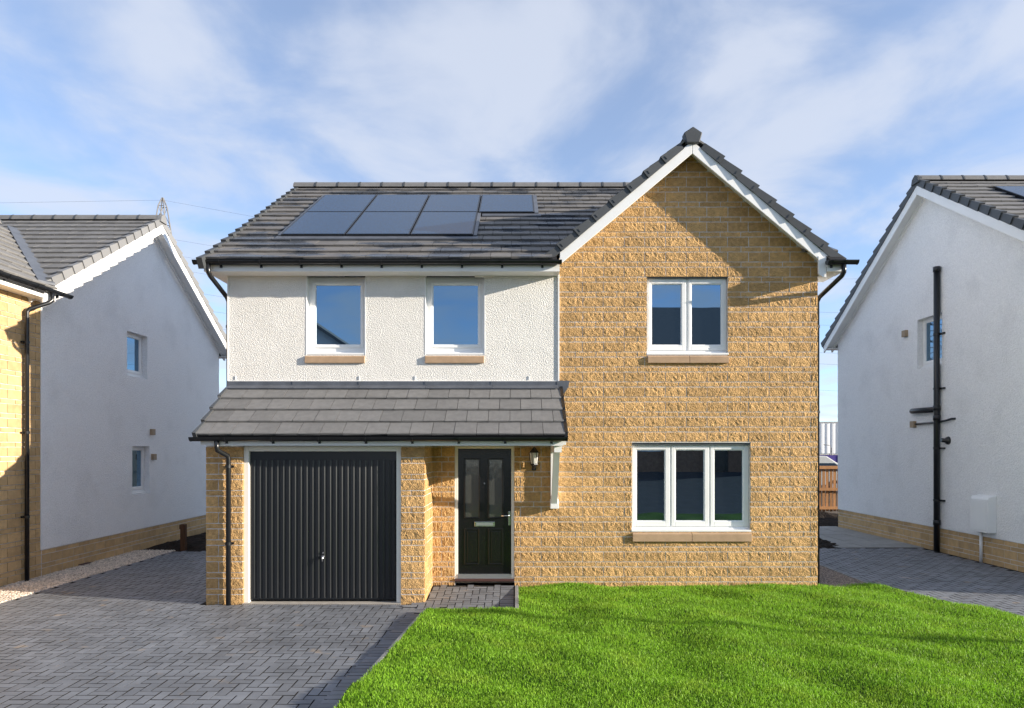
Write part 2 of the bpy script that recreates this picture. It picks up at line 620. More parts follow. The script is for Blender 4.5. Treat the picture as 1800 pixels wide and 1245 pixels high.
def verge_caps(parent, P0, S, N, outward, count, gauge, n0, n1, mat, depth=0.14, notch=True):
    """stepped verge caps running down the slope from P0; n0..n1 above the slope line"""
    P0, S, N, Od = Vector(P0), Vector(S).normalized(), Vector(N).normalized(), Vector(outward).normalized()
    for k in range(count):
        a, b = k * gauge, (k + 1) * gauge + 0.02
        jit = random.uniform(-0.003, 0.003)
        def pt(s, n, d):
            return P0 + S * s + N * (n + jit) + Od * d
        o0, o1 = 0.0, 0.022
        m = MB()
        m.hexa([pt(a, n0, -depth), pt(b, n0, -depth), pt(b, n0, o1), pt(a, n0, o0),
                pt(a, n1 - 0.02, -depth), pt(b, n1 + 0.012, -depth), pt(b, n1 + 0.012, o1), pt(a, n1 - 0.02, o0)])
        cap = m.build("verge_cap", mat, parent)
        if notch:
            m = MB()
            s0 = b - 0.055
            m.hexa([pt(s0, n0 + 0.035, 0.015), pt(s0 + 0.008, n0 + 0.035, 0.015), pt(s0 + 0.008, n0 + 0.035, 0.027), pt(s0, n0 + 0.035, 0.027),
                    pt(s0, n1 - 0.03, 0.015), pt(s0 + 0.008, n1 - 0.03, 0.015), pt(s0 + 0.008, n1 - 0.03, 0.027), pt(s0, n1 - 0.03, 0.027)])
            m.build("clip_rib", "verge", cap)


def ridge_tiles(parent, P0, P1, mat, ln=0.455, rad=0.12):
    P0, P1 = Vector(P0), Vector(P1)
    d = (P1 - P0).normalized()
    side = d.cross(Vector((0, 0, 1))).normalized()
    n = max(1, int((P1 - P0).length / ln))
    for k in range(n):
        m = MB()
        a, b = P0 + d * (k * ln + 0.006), P0 + d * ((k + 1) * ln - 0.006)
        prof = [(-rad, -0.07), (-rad * 0.75, 0.0), (-rad * 0.35, 0.045), (rad * 0.35, 0.045), (rad * 0.75, 0.0), (rad, -0.07)]
        poly = [a + side * s + Vector((0, 0, z)) for s, z in prof]
        m.prism(poly, b - a)
        t = m.build("ridge_tile", mat, parent)
        m = MB()
        poly = [b + side * s * 1.06 + Vector((0, 0, z + 0.006)) for s, z in prof]
        m.prism(poly, d * 0.035)
        m.build("joint_clip", "verge", t)


def gutter(parent, P0, P1, outward, r=0.056, brackets=0.585, first=0.25, fascia_gap=0.06):
    """half-round gutter between two points (points on its top centre line), brackets reach back to the fascia"""
    P0, P1, Od = Vector(P0), Vector(P1), Vector(outward).normalized()
    d = P1 - P0
    prof = []
    n = 10
    for i in range(n + 1):
        w = math.pi * i / n
        prof.append((math.cos(w) * r, -math.sin(w) * r))
    for i in range(n, -1, -1):
        w = math.pi * i / n
        prof.append((math.cos(w) * (r - 0.006), -math.sin(w) * (r - 0.006) * 0.98))
    m = MB()
    m.prism([P0 + Od * a + Vector((0, 0, b)) for a, b in prof], d)
    g = m.build("gutter", "black_plastic", parent)
    m = MB()
    for P, s in ((P0, -1), (P1, 1)):
        m.prism([P + Od * math.cos(math.pi * i / 10) * (r + 0.004) + Vector((0, 0, -math.sin(math.pi * i / 10) * (r + 0.004))) for i in range(11)], d.normalized() * (0.012 * s))
    m.build("end_cap", "black_plastic", g)
    ln, t = d.length, d.normalized()
    s = first
    while s < ln - 0.05:
        m = MB()
        c = P0 + t * s
        pr = [(math.cos(math.pi * i / 8) * (r + 0.008), -math.sin(math.pi * i / 8) * (r + 0.008)) for i in range(9)]
        pr += [(-r - fascia_gap * 0.5, 0.0), (-r - fascia_gap * 0.5, -r - 0.045), (-r + 0.015, -r - 0.045), (-r + 0.02, -r * 0.8)]
        pr = [pr[i] for i in range(9)]
        m.prism([c - t * 0.015 + Od * a + Vector((0, 0, b)) for a, b in pr], t * 0.03)
        e = c - Od * (r - 0.006)
        q = e - Od * fascia_gap * 0.95
        m.hexa([q - t * 0.016 + Vector((0, 0, -0.10)), q + t * 0.016 + Vector((0, 0, -0.10)), e + t * 0.016 + Vector((0, 0, -0.085)), e - t * 0.016 + Vector((0, 0, -0.085)),
                q - t * 0.016, q + t * 0.016, e + t * 0.016, e - t * 0.016])
        m.build("gutter_bracket", "black_plastic", g)
        s += brackets
    return g


def downpipe(parent, pts, r=0.034, clips=(), cdir=(0, 1, 0)):
    m = MB().tube(pts, r, 12)
    o = m.build("downpipe", "black_plastic", parent, smooth=True)
    for c in clips:
        m = MB()
        p = Vector((pts[-1][0], pts[-1][1], c))
        m.tube([p - Vector((0, 0, 0.02)), p + Vector((0, 0, 0.02))], r + 0.007, 12)
        cd = Vector(cdir)
        sd = cd.cross(Vector((0, 0, 1)))
        q = p + cd * 0.04
        m.hexa([q - sd * 0.06 + Vector((0, 0, -0.014)) - cd * 0.012, q + sd * 0.06 + Vector((0, 0, -0.014)) - cd * 0.012, q + sd * 0.06 + Vector((0, 0, -0.014)) + cd * 0.02, q - sd * 0.06 + Vector((0, 0, -0.014)) + cd * 0.02,
                q - sd * 0.06 + Vector((0, 0, 0.014)) - cd * 0.012, q + sd * 0.06 + Vector((0, 0, 0.014)) - cd * 0.012, q + sd * 0.06 + Vector((0, 0, 0.014)) + cd * 0.02, q - sd * 0.06 + Vector((0, 0, 0.014)) + cd * 0.02])
        m.build("pipe_clip", "black_plastic", o)
    return o


def window(parent, xf, u0, u1, z0, z1, sashes, zs, zg, recess, sill=None, sill_h=0.125, sill_out=0.045, label=None, split=None):
    """u0..z1 opening; sashes [(s0, s1, g0, g1)]; zs sash bottom/top; zg glass bottom/top; sill (u0, u1)"""
    f = MB(xf)
    y0 = recess
    a0, a1 = sashes[0][0], sashes[-1][1]
    f.ring(u0, u1, z0 + 0.05, z1, a0 + 0.006, a1 - 0.006, zs[0] + 0.006, zs[1] - 0.006, y0, y0 + 0.07)
    for i in range(len(sashes) - 1):
        f.box(sashes[i][1] - 0.01, sashes[i + 1][0] + 0.01, y0 + 0.004, y0 + 0.07, zs[0] + 0.006, zs[1] - 0.006)
    w = f.build("window", "white_trim", parent)
    if label:
        w["label"] = label
    for (s0, s1, g0, g1) in sashes:
        m = MB(xf)
        m.ring(s0, s1, zs[0], zs[1], g0 - 0.012, g1 + 0.012, zg[0] - 0.012, zg[1] + 0.012, y0 - 0.014, y0 + 0.04)
        m.build("sash", "white_trim", w, bevel=0.005)
        m = MB(xf)
        m.ring(g0 - 0.0125, g1 + 0.0125, zg[0] - 0.0125, zg[1] + 0.0125, g0, g1, zg[0], zg[1], y0 + 0.0, y0 + 0.03)
        m.build("glazing_bead", "white_trim", w)
        m = MB(xf)
        m.box(g0 - 0.004, g1 + 0.004, y0 + 0.013, y0 + 0.028, zg[0] - 0.004, zg[1] + 0.004)
        m.build("pane", "glass", w)
    m = MB(xf)
    e = 0.0 if sill is None else 0.006
    m.box(u0 - e, u1 + e, -0.012 if sill else recess - 0.05, recess + 0.05, z0 + 0.004, z0 + 0.032)
    m.box(u0 + 0.002, u1 - 0.002, recess - 0.022, recess + 0.05, z0 + 0.032, z0 + 0.058)
    m.build("sill_board", "white_trim", w, bevel=0.004)
    if sill:
        parts = [sill] if split is None else [(sill[0], split - 0.003), (split + 0.003, sill[1])]
        for (p, q) in parts:
            m = MB(xf)
            m.prism([(p, -sill_out, z0 - sill_h), (p, -sill_out, z0 - 0.028), (p, 0.0, z0 - 0.006), (p, 0.12, z0 - 0.002), (p, 0.12, z0 - sill_h)], (q - p, 0, 0))
            m.build("sill", "sill", w, bevel=0.004)
    return w


# ------------------------------------------------------------------ the ground and what lies on it
DRZ = -0.087          # surface of the driveway


def bank(y):
    """the ground rises on the far side of the road, behind the camera"""
    t = min(max((-2.0 - y) / 8.0, 0.0), 1.0)
    return -0.16 + 1.16 * t


vs, fs = [], []
YS = [-900, -60, -25, -10, -8, -6, -4, -2, 0, 30, 60, 200, 900, 3000]
XS = [-2500, -300, -60, -20, 20, 60, 300, 2500]
for y in YS:
    for x in XS:
        vs.append((x, y, bank(y)))
nx_ = len(XS)
for j in range(len(YS) - 1):
    for i in range(nx_ - 1):
        fs.append([j * nx_ + i, j * nx_ + i + 1, (j + 1) * nx_ + i + 1, (j + 1) * nx_ + i])
tag(MB().add(vs, fs).build("ground", "earth"), "bare brown earth of the estate reaching the horizon", "ground", kind="structure")

m = MB()
YR = [-9.6, -8, -6, -4, -2, -0.95]
for i in range(len(YR) - 1):
    a, b = YR[i], YR[i + 1]
    m.add([(-60, a, bank(a) + 0.05), (60, a, bank(a) + 0.05), (60, b, bank(b) + 0.05), (-60, b, bank(b) + 0.05)], [[0, 1, 2, 3]])
tag(m.build("road", "asphalt"), "dark asphalt road running past the front garden", "road", kind="structure")

# paving blocks
def make_paver(key, mat, lx=0.193, ly=0.093):
    c, h = 0.002, 0.05
    r = lambda a: random.uniform(-a, a)
    vs = [(0, 0, -h), (lx, 0, -h), (lx, ly, -h), (0, ly, -h),
          (0, 0, -c), (lx, 0, -c), (lx, ly, -c), (0, ly, -c),
          (c, c, r(0.0015)), (lx - c, c, r(0.0015)), (lx - c, ly - c, r(0.0015)), (c, ly - c, r(0.0015))]
    fs = [[8, 9, 10], [8, 10, 11]]
    for i in range(4):
        j = (i + 1) % 4
        fs += [[i, j, 4 + j, 4 + i], [4 + i, 4 + j, 8 + j, 8 + i]]
    me = piece_mesh(key, vs, fs, mat)
    me.materials.append(MATS["joint_dirt"])
    for p in me.polygons:
        if p.normal.z < 0.8:
            p.material_index = 1
    return me


PV = [make_paver("paving_block", "paver") for _ in range(12)]


def herringbone(x0, x1, y0, y1, z, inside, xmax=None):
    items = []
    nx, ny = int((x1 - x0) / 0.1) + 2, int((y1 - y0) / 0.1) + 2
    for j in range(-1, ny):
        for i in range(-1, nx):
            k = (i - j) % 4
            if k == 0:
                w, h, rot = 0.2, 0.1, False
            elif k == 3:
                w, h, rot = 0.1, 0.2, True
            else:
                continue
            X, Y = x0 + i * 0.1, y0 + j * 0.1
            if xmax is not None and not rot and X + 0.05 < xmax < X + 0.15 and inside(X + 0.05, Y + 0.05):
                me, M, sz = paver_item(X, Y, z, False)
                items.append((me, M @ Matrix.Diagonal((0.485, 1, 1, 1)), sz / 2))
                continue
            if not inside(X + w / 2, Y + h / 2):
                continue
            items.append(paver_item(X, Y, z, rot))
    return items


def paver_item(X, Y, z, rot):
    T = Matrix.Translation((X + (0.098 if rot else 0.002), Y + 0.002, z + random.uniform(-0.0009, 0.0009)))
    R = Matrix.Rotation(math.radians(90), 4, 'Z') if rot else Matrix.Identity(4)
    tl = Matrix.Rotation(random.uniform(-0.007, 0.007), 4, 'X') @ Matrix.Rotation(random.uniform(-0.006, 0.006), 4, 'Y')
    return (random.choice(PV), T @ tl @ R, 0.02)


# driveway on the left, in front of the garage
def in_drive(x, y):
    if x < -7.06 or y > 14.1 or x > -1.25 + min(0.0, -(8.3 - y) * 0.083):
        return False
    if y > 9.30 and x > -4.27:
        return False
    if y > 9.30 and x > -4.20:
        return False
    return y > 4.3 and abs(x) < y * 1.2 + 0.6


drive = MB().box(-7.08, -1.22, 3.6, 9.30, DRZ - 0.1, DRZ - 0.006).box(-7.08, -4.24, 9.301, 14.12, DRZ - 0.1, DRZ - 0.006).build("driveway", "sand_joint")
tag(drive, "grey herringbone block-paved driveway before the black garage door", "driveway", kind="structure")
items = herringbone(-7.0, -1.48, 4.2, 14.1, DRZ, in_drive)
y = 4.2
while y < 8.75:
    xq = -1.17 - (8.3 - y) * 0.083 - 0.245
    me, M, sz = paver_item(xq, y, DRZ + 0.004, False)
    items.append((me, M, sz)); y += 0.1
pieces("paving_block", drive, items, 300, "far_paving", "paver")

# path to the front door, rising a little to the step
path = thing("path", (-0.62, 9.5, DRZ), "grey block-paved path leading to the black front door", "path")
path["kind"] = "structure"


def path_z(y):
    return DRZ + 0.085 * min(max((y - 9.0) / 1.2, 0), 1)


m = MB()
m.add([(-1.30, 8.74, DRZ - 0.005), (0.0, 8.74, DRZ - 0.005), (0.0, 9.0, DRZ - 0.005), (-1.30, 9.0, DRZ - 0.005), (0.0, 10.24, path_z(10.24) - 0.005), (-1.30, 10.24, path_z(10.24) - 0.005)],
      [[0, 1, 2, 3], [3, 2, 4, 5]])
m.build("sand_bed", "sand_joint", path)
items = []
for (me, M, s) in herringbone(-1.51, -0.2, 8.74, 10.22, 0.0, lambda x, y: (-1.5 < x < -0.22 and 8.78 < y < 9.3) or (-1.22 < x < -0.22 and y < 10.19 and y > 8.7), -0.21):
    t = M.translation
    rt = Matrix.Rotation(0.0708, 4, 'X') if t.y > 8.97 else Matrix.Identity(4)
    M2 = Matrix.Translation(Vector((t.x, t.y, t.z + path_z(t.y)))) @ rt @ Matrix.Translation(-t) @ M
    items.append((me, M2, s))
y = 8.80
while y < 10.15:
    me, M, s = paver_item(-0.21, y, path_z(y), False)
    t = M.translation.copy()
    rt = Matrix.Rotation(0.0708, 4, 'X') if y > 8.97 else Matrix.Identity(4)
    items.append((me, Matrix.Translation(t) @ rt @ Matrix.Translation(-t) @ M, s)); y += 0.1
pieces("paving_block", path, items, 300, "far_paving", "paver")
MB().box(0.0, 0.05, 8.76, 10.20, -0.15, 0.0).build("edging_kerb", "edging", path, bevel=0.005)

# lawn
EDGE = [(-1.0, 11.5), (4.0, 11.0), (6.5, 8.3), (7.5, 7.05), (8.48, 6.28), (8.98, 5.97), (9.4, 5.78), (9.76, 5.66), (10.1, 5.52), (10.3, 5.36), (10.42, 5.1), (10.5, 4.6)]


def edge_x(y):
    return np.interp(y, [e[0] for e in EDGE], [e[1] for e in EDGE])


def lawn_h(x, y):
    h = 0.014 * np.sin(2.3 * x + 1.9 * y + 0.8 * np.sin(1.1 * y)) + 0.014 * np.sin(4.1 * x - 2.2 * y + 1.3 + 1.2 * np.sin(0.9 * y)) + 0.006 * np.sin(7.0 * x + 5.0 * y)
    h = h + 0.006 * np.sin(3.0 * x + 9.0 * y + 2.0 * np.sin(1.7 * x))
    h = h + 0.009 * np.sin(5.2 * x + 0.9 * np.sin(1.3 * y) + 0.35 * y)
    return -0.014 + h


def left_x(y):
    return -1.17 - (8.3 - y) * 0.083


def in_lawn(x, y):
    a = (x > left_x(y)) & (y < 8.76 + 0.03 * np.sin(5 * x))
    b = (x > 0.055) & (y < 10.235)
    c = (x > 4.56) & (y < 10.47)
    return (a | b | c) & (x < edge_x(y) + 0.02 * np.sin(8 * y)) & (y > -0.9)


gx, gy = np.arange(-1.95, 11.3, 0.09), np.arange(-0.9, 10.5, 0.09)
GX, GY = np.meshgrid(gx, gy)
GZ = lawn_h(GX, GY)
INS = in_lawn(GX + 0.045, GY + 0.045)
vs = np.stack([GX, GY, GZ], -1).reshape(-1, 3).tolist()
n = len(gx)
fs = []
for j in range(len(gy) - 1):
    for i in range(n - 1):
        if INS[j, i]:
            fs.append([j * n + i, j * n + i + 1, (j + 1) * n + i + 1, (j + 1) * n + i])
used = sorted({i for f in fs for i in f})
remap = {a: b for b, a in enumerate(used)}
lawn = MB()
lawn.v = [vs[i] for i in used]
lawn.f = [[remap[i] for i in f] for f in fs]
lawn.box(-1.1, 0.0, 8.70, 8.735, -0.2, -0.05)
lawn = lawn.build("lawn", "turf")
tag(lawn, "front lawn of turf in front of the stone gable", "lawn", kind="structure")
m = MB()
for k in range(6):
    ya, yb_, zt_ = 3.2 + k * 0.92, 3.2 + k * 0.92 + 0.912, -0.020 + random.uniform(-0.004, 0.004)
    xa, xb = float(left_x(ya)), float(left_x(yb_))
    m2 = MB().hexa([(xa - 0.042, ya, -0.25), (xa - 0.002, ya, -0.25), (xb - 0.002, yb_, -0.25), (xb - 0.042, yb_, -0.25),
                    (xa - 0.042, ya, zt_), (xa - 0.002, ya, zt_), (xb - 0.002, yb_, zt_), (xb - 0.042, yb_, zt_)])
    m2.build("edging_kerb", "edging", lawn, bevel=0.006)


def blade_mesh():
    X, Y = [], []
    for ylo, yhi, dens in ((4.5, 6.0, 8200), (6.0, 7.6, 7000), (7.6, 10.5, 5600)):
        area = (9.4 + 1.6) * (yhi - ylo)
        n = int(area * dens)
        x = RNG.uniform(-1.6, 9.4, n); y = RNG.uniform(ylo, yhi, n)
        k = in_lawn(x, y) & ((x < y * 0.80) | (RNG.uniform(0, 1, n) < 0.7))
        X.append(x[k]); Y.append(y[k])
    x, y = np.concatenate(X), np.concatenate(Y)
    n = len(x)
    z = lawn_h(x, y)
    patch = 0.5 + 0.5 * np.sin(3.1 * x + 1.2 * np.sin(2.3 * y)) * np.sin(2.7 * y + 1.5 * np.sin(1.9 * x))
    h = RNG.uniform(0.017, 0.041, n) * (0.85 + 0.3 * patch)
    a = RNG.uniform(0, 2 * np.pi, n)
    lean = RNG.uniform(0.15, 0.95, n)
    wd = RNG.uniform(0.0017, 0.0031, n)
    ca, sa = np.cos(a), np.sin(a)
    b = RNG.uniform(0, 2 * np.pi, n)
    wx, wy = np.cos(b) * wd, np.sin(b) * wd
    base = np.stack([x, y, z - 0.004], -1)
    mid = np.stack([x + ca * h * lean * 0.35, y + sa * h * lean * 0.35, z + h * 0.62], -1)
    tip = np.stack([x + ca * h * lean, y + sa * h * lean, z + h * (1.0 - 0.25 * lean)], -1)
    w3 = np.stack([wx, wy, np.zeros(n)], -1)
    V = np.stack([base - w3, base + w3, mid + w3 * 0.8, mid - w3 * 0.8, tip], 1).reshape(-1, 3)
    idx = np.arange(n)[:, None] * 5
    quads = (idx + np.array([0, 1, 2, 3])).reshape(-1)
    tris = (idx + np.array([3, 2, 4])).reshape(-1)
    me = bpy.data.meshes.new("grass")
    me.vertices.add(n * 5)
    me.vertices.foreach_set("co", V.astype(np.float32).reshape(-1))
    me.loops.add(n * 7)
    me.loops.foreach_set("vertex_index", np.concatenate([quads, tris]).astype(np.int32))
    me.polygons.add(n * 2)
    starts = np.concatenate([np.arange(n) * 4, n * 4 + np.arange(n) * 3]).astype(np.int32)
    me.polygons.foreach_set("loop_start", starts)
    me.update(calc_edges=True)
    me.materials.append(MATS["grass"])
    return me


tag(link_mesh("grass", blade_mesh(), None), "short bright green grass of the front lawn", "grass", kind="stuff")

# driveway on the right, gravel, soil, slabs
def in_drive_r(x, y):
    return 5.47 < x < 8.5 and y < 14.25 and x > float(edge_x(y)) + (0.06 if y < 10.5 else 0) and y > 6.5


rdrive = MB().box(5.45, 8.58, 5.0, 14.3, -0.2, -0.0445).build("driveway", "sand_joint")
tag(rdrive, "dark block-paved driveway beside the white house on the right", "driveway", kind="structure")
pieces("paving_block", rdrive, herringbone(5.4, 8.5, 6.6, 14.25, -0.04, in_drive_r), 300, "far_paving", "paver")
MB().box(5.43, 5.468, 10.5, 14.3, -0.2, -0.028).build("edging_kerb", "edging", rdrive)


def pebbles(name, label, x0, x1, y0, y1, z, dens, mat, inside=None, rad=(0.009, 0.02)):
    n = int((x1 - x0) * (y1 - y0) * dens)
    x = RNG.uniform(x0, x1, n); y = RNG.uniform(y0, y1, n)
    if inside is not None:
        k = inside(x, y); x, y = x[k], y[k]; n = len(x)
    r = RNG.uniform(*rad, n)
    base = np.array([(1, 0, 0), (-0.5, 0.87, 0), (-0.5, -0.87, 0), (0.4, 0.3, 0.7), (-0.5, 0.1, 0.75), (0.1, -0.5, 0.7)])
    tri = np.array([[3, 4, 5], [0, 1, 3], [1, 4, 3], [1, 2, 4], [2, 5, 4], [2, 0, 5], [0, 3, 5]])
    a = RNG.uniform(0, 6.28, n)
    sx, sy = r * RNG.uniform(0.8, 1.5, n), r * RNG.uniform(0.7, 1.1, n)
    px_, py_ = base[None, :, 0] * sx[:, None], base[None, :, 1] * sy[:, None]
    ca, sa = np.cos(a)[:, None], np.sin(a)[:, None]
    V = np.stack([x[:, None] + px_ * ca - py_ * sa, y[:, None] + px_ * sa + py_ * ca, z + base[None, :, 2] * r[:, None] + RNG.uniform(-0.004, 0.006, n)[:, None]], -1).reshape(-1, 3)
    F = (np.arange(n)[:, None, None] * 6 + tri[None]).reshape(-1, 3)
    me = bpy.data.meshes.new(name)
    me.vertices.add(len(V)); me.vertices.foreach_set("co", V.astype(np.float32).reshape(-1))
    me.loops.add(len(F) * 3); me.loops.foreach_set("vertex_index", F.astype(np.int32).reshape(-1))
    me.polygons.add(len(F)); me.polygons.foreach_set("loop_start", (np.arange(len(F)) * 3).astype(np.int32))
    me.update(calc_edges=True)
    me.materials.append(MATS[mat])
    return tag(link_mesh(name, me, None), label, "gravel", kind="stuff")


tag(MB().box(-7.92, -7.08, 7.5, 14.3, -0.2, DRZ - 0.005).build("gravel_bed", "edging"), "gravel strip bed along the left house wall", "gravel bed", kind="structure")
pebbles("gravel", "pale cream gravel strip between the left house and the driveway", -7.9, -7.09, 8.4, 14.25, DRZ - 0.002, 3000, "pebble", rad=(0.011, 0.025))
tag(MB().box(4.56, 5.43, 10.27, 14.3, -0.2, -0.05).build("gravel_bed", "edging"), "gravel bed at the right corner of the stone house", "gravel bed", kind="structure")
pebbles("gravel", "brown gravel at the right-hand corner of the stone gable", 4.57, 5.42, 10.28, 14.2, -0.045, 3600, "pebble_brown")


def soil(name, label, x0, x1, y0, y1, z, h, step=0.12, shape=None):
    xs, ys = np.arange(x0, x1 + 1e-6, step), np.arange(y0, y1 + 1e-6, step)
    A, B = np.meshgrid(xs, ys)
    ed = np.minimum(np.minimum(A - x0, x1 - A), np.minimum(B - y0, y1 - B))
    Z = z + np.clip(ed / 0.35, 0, 1) * h * (0.6 + 0.4 * np.sin(3 * A + 1) * np.sin(2.5 * B)) + RNG.uniform(-0.03, 0.03, A.shape) * (ed > 0.01)
    V = np.stack([A + RNG.uniform(-0.03, 0.03, A.shape), B + RNG.uniform(-0.03, 0.03, A.shape), Z], -1).reshape(-1, 3)
    n = len(xs)
    F = [[j * n + i, j * n + i + 1, (j + 1) * n + i + 1, (j + 1) * n + i] for j in range(len(ys) - 1) for i in range(n - 1)]
    return tag(MB().add(V.tolist(), F).build(name, "soil"), label, "soil", kind="structure")


soil("soil", "dark dug soil behind the left driveway beside the white wall", -7.85, -4.4, 14.2, 19.5, -0.1, 0.14)
soil("soil", "heap of dark soil at the end of the right driveway", 4.7, 7.15, 14.42, 15.9, -0.08, 0.17)
soil("soil", "dark stony soil bank in front of the timber fence", 5.0, 13.5, 18.3, 22.2, -0.14, 0.20, 0.2)
slabs = thing("path", (7.4, 16.2, -0.05), "pale slab path along the white house on the right", "path")
slabs["kind"] = "structure"
for j in range(7):
    for i in range(6):
        x0, y0 = 5.0 + i * 0.6, 14.34 + j * 0.56
        if x0 < 6.7 and j < 2 or x0 + 0.6 > 8.6:
            continue
        MB().box(x0 + 0.005, x0 + 0.595, y0 + 0.005, y0 + 0.555, -0.12, -0.035 + random.uniform(-0.004, 0.004)).build("paving_slab", "slab", slabs)

# ------------------------------------------------------------------ the main house
YW, YG = 10.25, 9.36          # faces of the main wall and of the garage wall
house = thing("detached_house", (0, 14.0, 0), "detached house with gold stone gable, white upper wall and black garage door", "house")
fr = lambda u, d, z: (u, YW + d, z)
GX0, GX1, GXC = 0.655, 4.545, 2.60
GP = math.tan(math.radians(40))
ZS = lambda x: 6.475 - GP * abs(x - GXC)          # underside of the gable overhang


def P(xa, xb, ya, yb, Y):
    return X_at(xa, Y), X_at(xb, Y), Z_at(yb, Y), Z_at(ya, Y)


w_up = P(1137, 1279.7, 486, 624.5, YW)
w_lo = P(1110.5, 1319.4, 778.4, 935.3, YW)
door_o = P(799.5, 904, 783.7, 1018, YW)
soff_z = 2.083
# core of the stone front (mortar shows in the joints)
m = MB(fr)
core_h = [w_up, w_lo, (door_o[0], door_o[1], -0.2, soff_z)]
MD = -0.0022
cells(m, -1.24, GX0, -0.3, 2.5, core_h[1:], MD, 0.30)
cells(m, GX0, GX1 - 0.004, -0.3, 4.855, [w_up, w_lo], MD, 0.30)
m.prism([(GX0, MD, 4.855), (GX1 - 0.004, MD, 4.855), (GXC, MD, 6.48)], (0, 0.29, 0))
stone_wall = m.build("stone_wall", "mortar", house)
Mfront = lambda u, z: basis((u, YW, z), (1, 0, 0), (0, 1, 0), (0, 0, 1))
items = stones(GX0 + 0.002, GX1, -0.1, 6.5, Mfront, [w_up, w_lo], clip=lambda z: (GXC - (6.475 + 0.10 - z) / GP, GXC + (6.475 + 0.10 - z) / GP))
items += stones(door_o[1] + 0.002, GX0 - 0.006, -0.1, 2.1, Mfront)
items += stones(GX0 - 0.006 - 0.3, GX0 - 0.006, 2.1, 2.95, Mfront) if False else []
items += stones(-1.235, door_o[0] - 0.002, -0.1, 2.1, Mfront, phase=(-1.1, -1.0))
# garage piers and the return wall
m = MB()
gar_o = (X_at(427, YG), X_at(705, YG))
MB().box(-4.226, gar_o[0] - 0.004, YG - 0.0022, YG + 0.26, -0.3, soff_z).build("garage_pier", "mortar", house)
MB().box(gar_o[1] + 0.004, -1.244, YG - 0.0022, YG + 0.26, -0.3, soff_z).build("garage_pier", "mortar", house)
MB().box(-4.226, -4.03, YG + 0.262, YW + 0.3, -0.3, soff_z).build("garage_side_wall", "mortar", house)
m.box(-1.44, -1.239, YG + 0.262, YW + 0.0, -0.3, soff_z)
garage_wall = m.build("garage_wall", "mortar", house)
Mg = lambda u, z: basis((u, YG, z), (1, 0, 0), (0, 1, 0), (0, 0, 1))
Mret = lambda u, z: basis((-1.24, u, z), (0, 1, 0), (-1, 0, 0), (0, 0, 1))
Mgl = lambda u, z: basis((-4.23, -u, z), (0, -1, 0), (1, 0, 0), (0, 0, 1))
gi = stones(-4.23, gar_o[0], -0.12, soff_z, Mg, phase=(-4.06, -3.90))
gi += stones(gar_o[1], -1.24, -0.12, soff_z, Mg, phase=(-1.29, -1.42))
gi += stones(YG + 0.01, YW, -0.1, soff_z, Mret, phase=(9.67, 9.82))
gi += stones(-(YW + 0.3), -YG - 0.01, -0.12, soff_z, Mgl)
pieces("stone", stone_wall, items, 210, "small_stones", "stone")
pieces("stone", garage_wall, gi, 90, "small_stones", "stone")

# white upper wall with its two windows
wl1 = P(538.9, 642.5, 480, 624.5, YW)
wl2 = P(747.7, 852.0, 480, 624.5, YW)
m = MB(fr)
wh = [(w[0], w[1], w[2], 4.70) for w in (wl1, wl2)]
cells(m, -4.296, 0.645, 2.80, 4.66, wh, -0.012, 0.30)
rw = m.build("render_wall", "harl", house)
m = MB(fr)
m.box(0.6455, 0.668, -0.028, 0.05, 3.05, 4.66)
m.box(-4.31, -4.297, -0.022, 0.3, 3.05, 4.66)
m.box(-4.31, 0.668, -0.022, 0.02, 3.045, 3.058)
for w in (wl1, wl2):
    m.box(w[0] - 0.006, w[0] + 0.004, -0.016, 0.30, w[2], 4.62)
    m.box(w[1] - 0.004, w[1] + 0.006, -0.016, 0.30, w[2], 4.62)
m.build("corner_bead", "white_trim", rw)
# the rest of the body: side and back walls
m = MB()
m.box(-4.29, -4.0, YW + 0.302, 18.1, -0.3, 4.66)
m.box(GX1 - 0.3, GX1 - 0.006, YW + 0.302, 18.1, -0.3, 4.66)
m.box(-4.0, GX1 - 0.3, 17.8, 18.1, -0.3, 4.66)
for a, b in ((-4.29, -4.0), (GX1 - 0.3, GX1 - 0.006)):
    m.prism([(a, YW + 0.302, 4.66), (a, 18.1, 4.66), (a, 14.17, 7.30)], (b - a, 0, 0))
m.build("side_wall", "harl_side", house)
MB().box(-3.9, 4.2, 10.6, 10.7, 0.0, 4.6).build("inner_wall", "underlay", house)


def simple_window(w, xs, g, zsash, zglass, sillx, rec, name_lab, split=None, sill_h=0.122):
    Yf = YW + rec
    S = [(X_at(a, Yf), X_at(b, Yf), X_at(c, Yf), X_at(d, Yf)) for (a, b, c, d) in xs]
    zs = (Z_at(zsash[1], Yf), Z_at(zsash[0], Yf))
    zg = (Z_at(zglass[1], Yf), Z_at(zglass[0], Yf))
    return window(house, fr, w[0], w[1], w[2], min(w[3], 4.64), S, zs, zg, rec, sill=(X_at(sillx[0], YW), X_at(sillx[1], YW)), sill_h=sill_h, label=name_lab, split=split)


